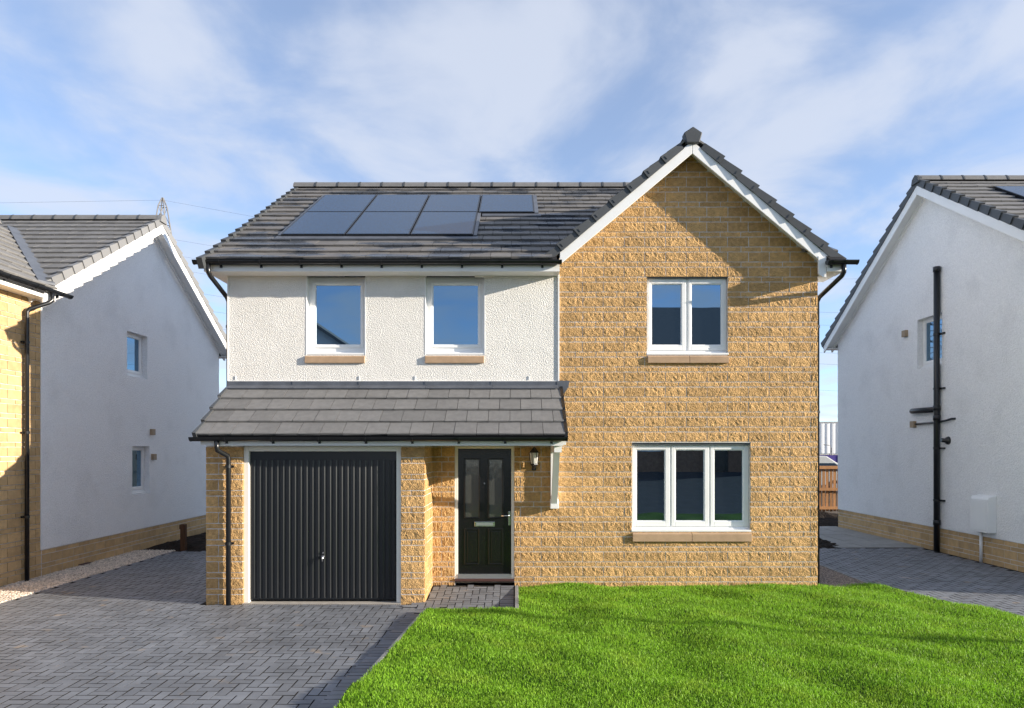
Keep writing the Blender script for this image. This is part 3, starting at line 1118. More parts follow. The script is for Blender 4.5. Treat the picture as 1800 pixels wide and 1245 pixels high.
simple_window(wl1, [(548.5, 638.6, 555.7, 633.7)], None, (496.5, 611.5), (502.0, 605.7), (537, 641.7), 0.10, "single white window with a tan sill, left of the pair in the white wall")
simple_window(wl2, [(757.0, 845.5, 761.8, 840.0)], None, (496.5, 611.5), (502.0, 605.7), (747.7, 851), 0.10, "single white window with a tan sill, right of the pair in the white wall")
simple_window(w_up, [(1139.8, 1205.3, 1146, 1196.8), (1209.6, 1275.9, 1216, 1267)], None, (490.5, 616), (500.7, 606), (1138, 1280), 0.075, "two-light white window high in the stone gable", split=X_at(1211, YW))
simple_window(w_lo, [(1112.2, 1177.0, 1119.7, 1168), (1180.0, 1246.0, 1188, 1237), (1248.5, 1315.5, 1256, 1305)], None, (783.5, 925), (792, 915), (1111.5, 1320), 0.075, "three-light white window low in the stone gable", split=X_at(1215, YW), sill_h=0.14)
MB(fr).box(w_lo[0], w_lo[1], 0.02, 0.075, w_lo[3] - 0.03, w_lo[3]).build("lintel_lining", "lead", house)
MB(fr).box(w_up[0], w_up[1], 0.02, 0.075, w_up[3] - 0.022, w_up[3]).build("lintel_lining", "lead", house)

# ---- roofs
PM = 0.6186
CT, ST = 1 / math.hypot(1, PM), PM / math.hypot(1, PM)
EY, EZ, ROOFX0, ROOFX1 = 9.86, 4.775, -4.55, 4.79
VM = Vector((0, CT, ST))
NM = Vector((0, -ST, CT))
RIDGE_V = (14.16 - EY) / CT
RZ = EZ + PM * (14.16 - EY)
m = MB()
prof = [(EY, EZ), (14.16, RZ), (18.46, EZ), (18.46, EZ - 0.12), (14.16, RZ - 0.13), (EY + 0.1, EZ - 0.06)]
m.prism([(ROOFX0 + 0.01, y, z) for y, z in prof], (0.60 - ROOFX0, 0, 0))
m.prism([(4.56, y, z) for y, z in prof], (ROOFX1 - 4.57, 0, 0))
cy = 10.6
prof2 = [(cy, EZ + PM * (cy - EY))] + prof[1:5] + [(cy, EZ + PM * (cy - EY) - 0.13)]
m.prism([(0.611, y, z) for y, z in prof2], (3.948, 0, 0))
roof = m.build("roof", "underlay", house)
VB, VMID, VT = 1.128, 2.648, 4.084


def keep_main(u, v, a, b, v0):
    X = ROOFX0 + u
    Zp = EZ + v * ST
    if Zp < ZS(X) + 0.06 and X > 0.3:
        return False
    if ROOFX0 + a > -3.72 and ROOFX0 + b < -0.62 and v0 > VB - 0.18 and v0 + 0.3 < VT + 0.05:
        return False
    if ROOFX0 + a > -0.70 and ROOFX0 + b < 0.38 and v0 > VMID - 0.16 and v0 + 0.3 < VT + 0.05:
        return False
    return True


items = tile_items((ROOFX0, EY, EZ), (1, 0, 0), VM, ROOFX1 - ROOFX0, 16, 0.32, "tile", keep_main)
lean_items = None
# solar panels
def slope_pt(X, v, n):
    q = Vector((X, EY, EZ)) + VM * v + NM * n
    return q


def slope_box(m, x0, x1, v0, v1, n0, n1):
    m.hexa([slope_pt(x0, v0, n0), slope_pt(x1, v0, n0), slope_pt(x1, v1, n0), slope_pt(x0, v1, n0),
            slope_pt(x0, v0, n1), slope_pt(x1, v0, n1), slope_pt(x1, v1, n1), slope_pt(x0, v1, n1)])
    return m


cols = [(-3.695, -2.69), (-2.672, -1.668), (-1.65, -0.66), (-0.64, 0.345)]
for ci, (a, b) in enumerate(cols):
    for ri, (v0, v1) in enumerate(((VB, VMID - 0.008), (VMID + 0.008, VT))):
        if ci == 3 and ri == 0:
            continue
        sp = slope_box(MB(), a, b, v0, v1, 0.0, 0.072).build("solar_panel", "panel_frame", house)
        slope_box(MB(), a + 0.022, b - 0.022, v0 + 0.022, v1 - 0.022, 0.068, 0.0755).build("panel_glass", "panel_glass", sp)
m = MB()
slope_box(m, -3.76, -0.58, VB - 0.155, VB - 0.004, 0.0, 0.045)
slope_box(m, -0.575, 0.46, VMID - 0.155, VMID + 0.004, 0.0, 0.045)
slope_box(m, -3.745, -3.70, VB, VT + 0.05, 0.0, 0.06)
slope_box(m, -0.655, -0.60, VB, VMID, 0.0, 0.06)
slope_box(m, 0.35, 0.42, VMID, VT + 0.02, 0.0, 0.06)
slope_box(m, -3.70, 0.35, VT + 0.004, VT + 0.07, 0.0, 0.05)
m.build("panel_flashing", "lead", house)

ridge_tiles(house, (ROOFX0 - 0.02, 14.16, RZ + 0.07), (4.7, 14.16, RZ + 0.07), "tile_dry")
verge_caps(house, Vector((ROOFX0 + 0.03, 14.12, RZ - 0.02)), -VM, NM, (-1, 0, 0), 16, 0.32, -0.10, 0.052, "verge", notch=False, depth=0.06)

# gable roof
m = MB()
th0, th1 = 0.08, 0.175
xl, xr = 0.46, 4.78
prof = [(xl, ZS(xl) + th0), (GXC, 6.475 + th0), (xr, ZS(xr) + th0), (xr, ZS(xr) + th1), (GXC, 6.475 + th1), (xl, ZS(xl) + th1)]
m.prism([(x, 10.04, z) for x, z in prof], (0, 2.85, 0))
gable_roof = m.build("gable_roof", "underlay", house)
GS = math.radians(40)
gi = []
for sgn, U in ((-1, (0, 1, 0)), (1, (0, 1, 0))):
    xe = xl if sgn < 0 else xr
    V = Vector((-sgn * math.cos(GS), 0, math.sin(GS)))
    def keep_g(u, v, a, b, v0, V=V, xe=xe):
        p = Vector((xe, 10.0, ZS(xe) + th1)) + V * v
        return p.z > EZ + PM * (10.0 + u - EY) - 0.15
    gi += tile_items((xe, 10.0, ZS(xe) + th1), U, V, 2.9, 8, 0.334, "tile_dry", keep_g)
pieces("roof_tile", gable_roof, gi, 0, "gable_tiles", "tile_dry")
for sgn in (-1, 1):
    S = Vector((sgn * math.cos(GS), 0, -math.sin(GS)))
    N = Vector((sgn * math.sin(GS), 0, math.cos(GS)))
    verge_caps(house, Vector((GXC + sgn * 0.09, 9.99, 6.475 - 0.09 * GP)), S, N, (0, -1, 0), 8, 0.331, 0.05, 0.168, "verge")
    # barge board, soffit
    m = MB()
    e0, e1 = (GX0 + 0.005, GXC - 0.003) if sgn < 0 else (GXC + 0.003, 4.70)
    pl = [(e0, 10.0, ZS(e0) - 0.105), (e1, 10.0, ZS(e1) - 0.105), (e1, 10.0, ZS(e1) + 0.075), (e0, 10.0, ZS(e0) + 0.075)]
    m.prism(pl, (0, 0.03, 0))
    m.build("barge_board", "white_trim", house, bevel=0.004)
    m = MB()
    e0, e1 = (GX0 + 0.0, GXC - 0.002) if sgn < 0 else (GXC + 0.002, 4.62)
    m.prism([(e0, 10.031, ZS(e0)), (e1, 10.031, ZS(e1)), (e1, 10.031, ZS(e1) + 0.02), (e0, 10.031, ZS(e0) + 0.02)], (0, 0.23, 0))
    m.build("gable_soffit", "white_trim", house)
m = MB()
zc = 6.475
m.prism([(GXC - 0.135, 9.945, zc + 0.175), (GXC, 9.945, zc + 0.265), (GXC + 0.135, 9.945, zc + 0.175), (GXC + 0.095, 9.945, zc + 0.03), (GXC - 0.095, 9.945, zc + 0.03)], (0, 0.14, 0))
cap = m.build("ridge_end_cap", "verge_pale" if False else "verge", house, bevel=0.012)
ridge_tiles(house, (GXC, 10.085, zc + 0.215), (GXC, 12.9, zc + 0.215), "verge")
MB().prism([(4.44, 9.978, 4.60), (4.50, 9.978, 4.55), (4.553, 9.978, 4.55), (4.553, 9.978, 4.84), (4.44, 9.978, 4.86)], (0, 0.03, 0)).build("box_end", "white_trim", house)

# eaves
m = MB().box(-4.52, 0.653, 9.955, 9.975, 4.629, 4.752)
fas = m.build("fascia", "white_trim", house)
m = MB().box(4.556, 4.79, 9.955, 9.975, 4.629, 4.752)
m.build("fascia", "white_trim", house)
MB().box(-4.52, 0.653, 9.977, 10.236, 4.629, 4.641).build("soffit", "white_trim", house)
MB().box(4.556, 4.79, 9.977, 10.6, 4.629, 4.641).build("soffit", "white_trim", house)
MB().box(-4.52, -4.315, 10.237, 18.3, 4.629, 4.641).build("soffit", "white_trim", house)
for xv in (-4.535, 4.791):
    zb = lambda y: EZ + PM * (y - EY)
    MB().prism([(xv, 9.955, 4.629), (xv, 10.25, 4.629), (xv, 14.16, RZ - 0.30), (xv, 14.16, RZ - 0.06), (xv, 9.955, zb(9.955) - 0.05)], (0.014, 0, 0)).build("verge_board", "white_trim", house)
for xp in (415, 632, 730, 930):
    xq = X_at(xp, YW)
    MB(fr).box(xq - 0.006, xq + 0.006, -0.022, -0.01, 3.075, 3.13).build("weep_vent", "white_trim", house)
gutter(house, (-4.64, 9.885, 4.766), (0.668, 9.885, 4.766), (0, -1, 0), first=0.36)
gutter(house, (4.53, 9.885, 4.766), (4.95, 9.885, 4.766), (0, -1, 0), first=0.08, brackets=0.17)
downpipe(house, [(-4.44, 9.885, 4.73), (-4.44, 9.885, 4.60), (-4.43, 9.93, 4.555), (-4.37, 10.36, 4.34), (-4.36, 10.40, 4.28), (-4.36, 10.40, 0.0)], clips=(3.9, 2.6), cdir=(1, 0, 0))
downpipe(house, [(4.765, 9.885, 4.73), (4.765, 9.885, 4.60), (4.755, 9.93, 4.555), (4.62, 10.36, 4.34), (4.605, 10.40, 4.28), (4.605, 10.40, 0.0)], clips=(3.9, 2.6), cdir=(-1, 0, 0))
MB().box(-0.60, -0.33, 10.20, 10.236, 4.612, 4.628).build("soffit_vent", "cream_trim", house)

# lean-to roof over garage and porch
LY, LZ, LTY, LTZ = 9.18, 2.215, 10.236, 2.965
LV = Vector((0, LTY - LY, LTZ - LZ)); LLEN = LV.length; LV.normalize()
LN = Vector((0, -LV.z, LV.y))
LX0, LX1 = -4.315, 0.695
m = MB()
m.prism([(LX0 + 0.01, LY, LZ), (LX0 + 0.01, LTY, LTZ), (LX0 + 0.01, LTY, LTZ - 0.12), (LX0 + 0.01, LY + 0.06, LZ - 0.07)], (LX1 - LX0 - 0.02, 0, 0))
lean = m.build("lean_to_roof", "underlay", house)
lit = tile_items((LX0, LY, LZ), (1, 0, 0), LV, LX1 - LX0 - 0.02, 4, 0.31, "tile_dry", u_start=-0.1)
pieces("roof_tile", lean, lit, 80, "lean_to_tiles", "tile_dry")
pieces("roof_tile", roof, items, 220, "upper_tiles", "tile")
m = MB()
m.prism([(LX0, YW - 0.034, 2.955), (LX0, YW - 0.034, 3.052), (LX0, YW - 0.016, 3.052), (LX0, YW - 0.016, 2.955)], (LX1 - LX0 - 0.02, 0, 0))
q0 = Vector((LX0 + 0.02, LY, LZ)) + LV * (LLEN - 0.10) + LN * 0.034
q1 = Vector((LX0 + 0.02, YW - 0.03, 2.99))
for k in range(5):
    xa = LX0 + 0.02 + k * 0.99
    m.hexa([(xa, q0.y, q0.z), (xa + 0.985, q0.y, q0.z), (xa + 0.985, q1.y, q1.z - 0.01), (xa, q1.y, q1.z - 0.01),
            (xa, q0.y, q0.z + 0.012), (xa + 0.985, q0.y, q0.z + 0.012 + random.uniform(0, 0.006)), (xa + 0.985, q1.y, q1.z + 0.01), (xa, q1.y, q1.z + 0.01)])
    m.box(xa + 0.965, xa + 0.99, YW - 0.040, YW - 0.034, 2.97, 3.05)
m.prism([(0.66, YW - 0.03, 3.06), (0.82, YW - 0.03, 3.06), (0.80, YW - 0.03, 2.96), (0.74, YW - 0.03, 2.87), (0.70, YW - 0.03, 2.87)], (0, 0.014, 0))
m.build("lead_flashing", "lead", house)
m = MB()
for k in range(4):
    a = Vector((LX1 - 0.025, LY, LZ)) + LV * (k * 0.31)
    for (x0_, x1_) in ((LX1 - 0.025, LX1 + 0.02), ):
        b = a + LV * 0.33
        m.hexa([(x0_, a.y, a.z - 0.05), (x1_, a.y, a.z - 0.05), (x1_, b.y, b.z - 0.05), (x0_, b.y, b.z - 0.05),
                (x0_, a.y, a.z + 0.055), (x1_, a.y, a.z + 0.055), (x1_, b.y, b.z + 0.028), (x0_, b.y, b.z + 0.028)])
m.build("abutment_trim", "black_plastic", house)
verge_caps(house, Vector((LX0 + 0.01, LTY, LTZ)), -LV, LN, (-1, 0, 0), 4, 0.322, -0.06, 0.045, "verge", notch=False, depth=0.03)
MB().box(-4.17, 0.652, LY + 0.022, LY + 0.042, soff_z, 2.20).box(-4.24, -4.171, LY + 0.03, 9.355, soff_z + 0.012, 2.20).box(0.653, 0.69, LY + 0.024, LY + 0.06, soff_z + 0.01, 2.20).build("porch_fascia", "white_trim", house)
MB().box(-4.17, 0.652, LY + 0.044, YG - 0.004, soff_z + 0.001, soff_z + 0.012).box(-1.236, 0.652, YG - 0.003, YW - 0.002, soff_z + 0.001, soff_z + 0.012).build("porch_soffit", "white_trim", house)
gutter(house, (LX0 - 0.015, LY - 0.045, 2.198), (LX1, LY - 0.045, 2.198), (0, -1, 0), first=0.45, brackets=0.625)
downpipe(house, [(-3.99, LY - 0.045, 2.15), (-3.99, LY - 0.045, 2.06), (-3.985, LY - 0.03, 2.02), (-3.905, YG - 0.075, 1.945), (-3.90, YG - 0.065, 1.90), (-3.90, YG - 0.065, DRZ)],
         clips=(1.80, 0.75), cdir=(0, 1, 0))

# garage door
gz0, gz1 = DRZ, soff_z
GR = 0.082
m = MB(lambda u, d, z: (u, YG + d, z))
fw = 0.068
m.box(gar_o[0] + 0.001, gar_o[0] + fw, GR - 0.055, GR + 0.1, gz0 + 0.01, gz1 - 0.002)
m.box(gar_o[1] - fw, gar_o[1] - 0.001, GR - 0.055, GR + 0.1, gz0 + 0.01, gz1 - 0.002)
m.box(gar_o[0] + fw, gar_o[1] - fw, GR - 0.055, GR + 0.1, Z_at(793.6, YG), gz1 - 0.002)
m.build("garage_frame", "cream_trim", house, bevel=0.004)
gfx = lambda u, d, z: (u, YG + GR + d, z)
gl0, gl1, gb, gt = gar_o[0] + fw + 0.004, gar_o[1] - fw - 0.004, DRZ + 0.045, Z_at(793.6, YG) - 0.004
gd = MB(gfx).box(gl0, gl1, 0.008, 0.05, gb, gt).build("garage_door", "garage_door", house)
nrib = 25
pitch = (gl1 - gl0) / nrib
for k in range(nrib):
    a = gl0 + k * pitch
    m = MB(gfx)
    # each pressed panel: flat face with a sloping return on its right edge
    m.prism([(a + 0.003, 0.0079, gb + 0.02), (a + 0.010, -0.006, gb + 0.02), (a + pitch - 0.030, -0.006, gb + 0.02), (a + pitch - 0.0115, 0.0079, gb + 0.02)], (0, 0, gt - 0.12 - gb - 0.02))
    m.build("pressed_rib", "garage_door", gd)
MB(gfx).box(gl0, gl1, -0.004, 0.0079, gb, gb + 0.018).box(gl0, gl1, -0.004, 0.0079, gt - 0.118, gt).build("door_rail", "garage_door", gd)
hx, hz = X_at(565.5, YG), Z_at(983, YG)
m = MB(gfx).tube([(hx, -0.006, hz + 0.02), (hx, -0.03, hz + 0.02)], 0.022, 12).tube([(hx, -0.028, hz + 0.02), (hx, -0.045, hz + 0.02), (hx, -0.05, hz - 0.04)], [0.012, 0.013, 0.009], 10)
m.tube([(hx, -0.006, hz + 0.075), (hx, -0.02, hz + 0.075)], 0.012, 10)
m.build("handle", "chrome", gd, smooth=True)
m = MB().box(gar_o[0] + 0.0, gar_o[1], YG - 0.02, YG + 0.25, -0.3, DRZ + 0.012)
m.build("garage_threshold", "concrete", house)
m = MB()
k = gar_o[0] - 0.1
drain = MB().box(gar_o[0] - 0.12, -1.20, YG - 0.062, YG - 0.028, -0.3, DRZ + 0.0).build("drain_channel", "aluminium", house)
m = MB()
while k < -1.25:
    m.box(k, k + 0.014, YG - 0.058, YG - 0.033, DRZ - 0.004, DRZ + 0.0012); k += 0.03
m.build("drain_slots", "underlay", drain)

# front door
dfx = lambda u, d, z: (u, YW + 0.035 + d, z)
dz0, dz1 = Z_at(1011, YW), Z_at(789, YW)
dl, dr = X_at(805, YW), X_at(898.5, YW)
m = MB(dfx)
m.box(door_o[0] + 0.001, dl - 0.002, -0.02, 0.08, door_o[2], door_o[3] - 0.006)
m.box(dr + 0.002, door_o[1] - 0.001, -0.02, 0.08, door_o[2], door_o[3] - 0.006)
m.box(dl - 0.002, dr + 0.002, -0.02, 0.08, dz1 + 0.002, door_o[3] - 0.006)
m.build("door_frame", "cream_trim", house, bevel=0.004)
panes = [(817.5, 842), (859.5, 883)]
m = MB(dfx)
holes = [(X_at(a, YW), X_at(b, YW), Z_at(910, YW), Z_at(808, YW)) for a, b in panes]
cells(m, dl, dr, dz0, dz1, holes, 0.0, 0.045)
fd = m.build("front_door", "black_door", house)
for h in holes:
    m = MB(dfx)
    m.ring(h[0] - 0.018, h[1] + 0.018, h[2] - 0.018, h[3] + 0.018, h[0] + 0.004, h[1] - 0.004, h[2] + 0.004, h[3] - 0.004, -0.014, -0.001)
    m.build("moulding", "black_door", fd, bevel=0.006)
    MB(dfx).box(h[0] + 0.001, h[1] - 0.001, 0.016, 0.026, h[2] + 0.001, h[3] - 0.001).build("door_pane", "glass_door", fd)
for a, b in panes:
    m = MB(dfx)
    u0, u1, z0, z1 = X_at(a, YW), X_at(b, YW), Z_at(992, YW), Z_at(931, YW)
    m.ring(u0 - 0.014, u1 + 0.014, z0 - 0.014, z1 + 0.014, u0 + 0.012, u1 - 0.012, z0 + 0.012, z1 - 0.012, -0.012, -0.001)
    m.build("moulding", "black_door", fd, bevel=0.006)
    MB(dfx).box(u0 + 0.03, u1 - 0.03, -0.009, -0.001, z0 + 0.03, z1 - 0.03).build("door_panel", "black_door", fd, bevel=0.006)
lp = P(834, 869.6, 917.8, 926.2, YW)
MB(dfx).box(lp[0], lp[1], -0.010, -0.001, lp[2], lp[3]).build("letter_plate", "chrome", fd, bevel=0.004)
MB(dfx).box(lp[0] + 0.025, lp[1] - 0.025, -0.014, -0.0105, lp[2] + 0.016, lp[3] - 0.016).build("letter_flap", "aluminium", fd)
hp = P(893.3, 897.7, 899.5, 924, YW)
MB(dfx).box(hp[0], hp[1] - 0.002, -0.012, -0.001, hp[2], hp[3]).build("handle_plate", "chrome", fd, bevel=0.003)
hz = Z_at(906.5, YW)
MB(dfx).tube([((hp[0] + hp[1]) / 2, -0.008, hz), ((hp[0] + hp[1]) / 2, -0.05, hz), (hp[0] - 0.01, -0.056, hz), (hp[0] - 0.105, -0.054, hz - 0.002)], 0.009, 10).build("handle", "chrome", fd, smooth=True)
vx, vz = X_at(851.5, YW), Z_at(850, YW)
MB(dfx).tube([(vx, -0.001, vz), (vx, -0.008, vz)], 0.011, 12).build("door_viewer", "chrome", fd, smooth=True)
MB(dfx).box(dl, dr, -0.035, 0.06, door_o[2] + 0.004, dz0 - 0.003).box(dl, dr, -0.028, -0.004, dz0 - 0.002, dz0 + 0.012).build("threshold", "aluminium", house)
MB(dfx).box(door_o[0], door_o[1], -0.06, 0.03, door_o[2] - 0.03, door_o[2] + 0.002).build("step_sill", "brown_trim", house)
m = MB().box(door_o[0], door_o[1], YW + 0.13, YW + 0.2, 0, 2.1).build("hall_wall", "concrete", house)

# wall lantern
lx, lzc, lyc = X_at(938.5, YW), Z_at(805, YW), YW - 0.115
lan = MB()
lan.tube([(lx, lyc, lzc + 0.165), (lx, lyc, lzc + 0.15), (lx, lyc, lzc + 0.118), (lx, lyc, lzc + 0.085), (lx, lyc, lzc + 0.078)], [0.006, 0.022, 0.05, 0.082, 0.078], 6)
lan.tube([(lx, lyc, lzc - 0.085), (lx, lyc, lzc - 0.10), (lx, lyc, lzc - 0.125), (lx, lyc, lzc - 0.14), (lx, lyc, lzc - 0.17)], [0.058, 0.062, 0.035, 0.022, 0.008], 6)
for k in range(6):
    w = 2 * math.pi * k / 6
    # corner bars of the lantern
    c, s = math.cos(w), math.sin(w)
    lan.tube([(lx + 0.055 * c, lyc + 0.055 * s, lzc - 0.09), (lx + 0.075 * c, lyc + 0.075 * s, lzc + 0.082)], 0.005, 5)
lan.tube([(lx, lyc + 0.04, lzc - 0.10), (lx, YW - 0.03, lzc - 0.13), (lx, YW - 0.005, lzc - 0.13)], 0.012, 8)
lan.box(lx - 0.03, lx + 0.03, YW - 0.028, YW - 0.006, lzc - 0.19, lzc - 0.06)
lan = lan.build("wall_lantern", "black_plastic", house)
MB().tube([(lx, lyc, lzc - 0.084), (lx, lyc, lzc + 0.078)], [0.05, 0.069], 6).build("lantern_glass", "lamp_glass", lan)

# porch bracket
bx0, bx1 = 0.535, 0.638
m = MB().box(bx0, bx1, YW - 0.105, YW - 0.018, Z_at(893, YW), soff_z - 0.001)
m.box(bx0 + 0.001, bx1 - 0.001, LY + 0.10, YW - 0.106, soff_z - 0.09, soff_z - 0.0015)
m.hexa([(bx0 + 0.008, YW - 0.105, 1.20), (bx1 - 0.008, YW - 0.105, 1.20), (bx1 - 0.008, YW - 0.105, 1.34), (bx0 + 0.008, YW - 0.105, 1.34),
        (bx0 + 0.008, YW - 0.70, soff_z - 0.09), (bx1 - 0.008, YW - 0.70, soff_z - 0.09), (bx1 - 0.008, YW - 0.61, soff_z - 0.09), (bx0 + 0.008, YW - 0.61, soff_z - 0.09)])
m.build("porch_bracket", "white_trim", house)
MB().box(bx0 - 0.008, bx1 + 0.012, YW - 0.125, YW - 0.016, Z_at(893, YW) - 0.002, Z_at(877, YW)).build("bracket_foot", "white_trim", house, bevel=0.006)

# ------------------------------------------------------------------ the neighbouring houses
def side_house(side, XW, yf, yb, ridge_z, pitch, plinth, label, xdepth, ystone=None, verge_mat="verge", roof_mat="tile_dry", over=0.26, holes=(), ridge_over=0.35):
    """a house whose gable end (plane x = XW) faces our house; side = +1 when that wall faces +x"""
    s = side
    h = thing("detached_house", (XW - s * 4, (yf + yb) / 2, 0), label, "house")
    ym = (yf + yb) / 2
    xf = lambda u, d, z: (XW - s * d, u, z)
    ez = ridge_z - pitch * (ym - (yf - ridge_over))      # height of the roof surface at the eaves
    wz = ridge_z - pitch * (ym - yf) - 0.15
    m = MB(xf)
    y0 = yf if ystone is None else ystone
    cells(m, y0, yb, plinth, wz, holes, -0.015, 0.28)
    m.prism([(yf, -0.015, wz), (yb, -0.015, wz), (ym, -0.015, ridge_z - 0.15)], (0, 0.295, 0))
    m.build("render_wall", "harl_side", h)
    m = MB(xf)
    m.box(yf, yb, 0.0, 0.28, -0.4, plinth - 0.004)
    pl = m.build("plinth", "mortar", h)
    # back and inner mass
    m = MB()
    xa, xb = sorted((XW - s * 0.3, XW - s * xdepth))
    m.box(xa, xb, yf + 0.02, yb, -0.3, wz)
    m.build("front_wall", "harl_side", h)
    # roof
    xo = XW + s * over
    m = MB()
    e0, e1 = yf - ridge_over, yb + ridge_over
    prof = [(e0, ez), (ym, ridge_z), (e1, ez), (e1, ez - 0.12), (ym, ridge_z - 0.13), (e0 + 0.1, ez - 0.06)]
    m.prism([(xo - s * 0.01, y, z) for y, z in prof], (-s * (xdepth + over), 0, 0))
    rf = m.build("roof", "underlay", h)
    L = math.hypot(ym - e0, ridge_z - ez)
    V = Vector((0, (ym - e0) / L, (ridge_z - ez) / L))
    V2 = Vector((0, -(ym - e0) / L, (ridge_z - ez) / L))
    N, N2 = Vector((0, -V.z, V.y)), Vector((0, V.z, V.y))
    nc = max(1, round(L / 0.32)); g = L / nc
    xs0 = min(xo, xo - s * xdepth)
    it = tile_items((xs0, e0, ez), (1, 0, 0), V, xdepth, nc, g, roof_mat)
    it += tile_items((xs0, e1, ez), (1, 0, 0), V2, xdepth, nc, g, roof_mat)
    verge_caps(h, Vector((xo, ym - 0.02, ridge_z)), -V, N, (s, 0, 0), nc, g, -0.085, 0.055, verge_mat, notch=False, depth=0.08)
    verge_caps(h, Vector((xo, ym + 0.02, ridge_z)), -V2, N2, (s, 0, 0), nc, g, -0.085, 0.055, verge_mat, notch=False, depth=0.08)
    a, b = (xo - s * xdepth, xo)
    ridge_tiles(h, (xo, ym, ridge_z + 0.065), (xo - s * xdepth, ym, ridge_z + 0.065), roof_mat)
    m = MB()
    m.prism([(xo - s * 0.05, ym - 0.13, ridge_z - 0.05), (xo - s * 0.05, ym - 0.10, ridge_z + 0.06), (xo - s * 0.05, ym, ridge_z + 0.13), (xo - s * 0.05, ym + 0.10, ridge_z + 0.06), (xo - s * 0.05, ym + 0.13, ridge_z - 0.05)], (s * 0.09, 0, 0))
    m.build("ridge_end_cap", verge_mat, h)
    # barge boards and soffits
    zr = lambda y: ridge_z - pitch * abs(y - ym)
    for (a, b) in ((e0 + 0.05, ym - 0.003), (ym + 0.003, e1 - 0.05)):
        m = MB()
        m.prism([(xo - s * 0.035, a, zr(a) - 0.275), (xo - s * 0.035, b, zr(b) - 0.275), (xo - s * 0.035, b, zr(b) - 0.07), (xo - s * 0.035, a, zr(a) - 0.07)], (s * 0.03, 0, 0))
        m.build("barge_board", "white_trim", h)
        m = MB()
        m.prism([(xo - s * 0.037, a, zr(a) - 0.205), (xo - s * 0.037, b, zr(b) - 0.205), (xo - s * 0.037, b, zr(b) - 0.19), (xo - s * 0.037, a, zr(a) - 0.19)], (-s * (over - 0.02), 0, 0))
        m.build("verge_soffit", "white_trim", h)
        m = MB()
        m.prism([(XW + s * 0.055, a, zr(a) - 0.26), (XW + s * 0.055, b, zr(b) - 0.26), (XW + s * 0.055, b, zr(b) - 0.206), (XW + s * 0.055, a, zr(a) - 0.206)], (-s * 0.05, 0, 0))
        m.build("soffit_trim", "white_trim", h)
    for (y0_, y1_) in ((e0 + 0.02, yf), (yb, e1 - 0.02)):
        m = MB()
        xa, xb = sorted((xo - s * 0.036, XW - s * xdepth))
        m.box(xa, xb, y0_, y1_, ez - 0.17, ez - 0.155)
        yy = y0_ if y1_ == yf else y1_
        m.box(xa, xb, min(yy, yy + (0.02 if y1_ == yf else -0.02)), max(yy, yy + (0.02 if y1_ == yf else -0.02)), ez - 0.154, ez - 0.02)
        m.build("eaves_soffit", "white_trim", h)
    return h, xf, rf, it, pl


# left neighbour
LX = -7.90
lw1 = (13.88, 14.65, 3.53, 4.44)
lw2 = (14.07, 14.74, 1.09, 2.09)
lh, lxf, lrf, lit, lpl = side_house(1, LX, 11.38, 18.2, 6.98, 0.62, 0.355, "white-rendered house at the left edge with stone front wing", 8.5,
                                    holes=[lw1, lw2], roof_mat="tile_dry", verge_mat="verge_pale")
pieces("roof_tile", lrf, lit, 220, "far_tiles", "tile_dry")
Ml = lambda u, z: basis((LX, u, z), (0, 1, 0), (-1, 0, 0), (0, 0, 1))
pieces("stone", lpl, stones(11.4, 18.2, -0.18, 0.345, Ml, smooth=True, phase=(11.6, 11.75)), 60, "small_stones", "stone_smooth")
for w in (lw1, lw2):
    u0, u1, z0, z1 = w
    window(lh, lxf, u0, u1, z0, z1, [(u0 + 0.03, u1 - 0.03, u0 + 0.10, u1 - 0.10)], (z0 + 0.09, z1 - 0.03), (z0 + 0.15, z1 - 0.09), 0.11)
for (y, z) in ((14.81, 2.40), (14.86, 1.86)):
    MB(lxf).box(y - 0.065, y + 0.065, -0.075, -0.014, z - 0.065, z + 0.065).build("wall_vent", "vent_tan", lh, bevel=0.006)
# stone front wing of the left house
WY0, WXC = 8.3, -10.3
m = MB(lxf)
m.box(WY0, 11.38, 0.008, 0.28, -0.4, 4.55)
wing = m.build("stone_wing", "mortar", lh)
MB().box(-12.7, -8.2, WY0, 11.4, -0.3, 4.5).build("wing_front", "stone_smooth", lh)
pieces("stone", wing, stones(WY0, 11.375, -0.16, 4.55, Ml, smooth=True, phase=(10.62, 10.79)), 110, "small_stones", "stone_smooth")
m = MB(lxf).box(11.355, 11.385, -0.022, -0.002, 0.36, 4.6)
m.build("corner_bead", "white_trim", lh)
WS = 0.676
wz0 = 4.66
m = MB()
wzr = wz0 + WS * (-7.58 - WXC)
yv = lambda z: 14.79 - (6.98 - z) / 0.62          # where the main slope has this height
for sg in (1, -1):
    xe_ = WXC + sg * (-7.58 - WXC)
    m.prism([(xe_, WY0 - 0.3, wz0), (xe_, yv(wz0), wz0), (WXC, yv(wzr), wzr), (WXC, WY0 - 0.3, wzr)], (0, 0, -0.10))
wrf = m.build("wing_roof", "underlay", lh)
l_ = math.hypot(1, WS)
V = Vector((-1 / l_, 0, WS / l_))
mainz = lambda y: 6.98 - 0.62 * (14.79 - y)


def keep_w(u, v, a, b, v0):
    p = Vector((-7.58, WY0 - 0.3 + u, wz0)) + V * v
    return p.z > mainz(p.y) - 0.02


wi = tile_items((-7.58, WY0 - 0.3, wz0), (0, 1, 0), V, 6.2, 10, 0.325, "tile_dry", keep_w)
pieces("roof_tile", wrf, wi, 80, "far_tiles", "tile_dry")
ridge_tiles(lh, (WXC, WY0 - 0.2, wz0 + WS * (-7.58 - WXC) + 0.07), (WXC, yv(wzr), wzr + 0.07), "tile_dry")
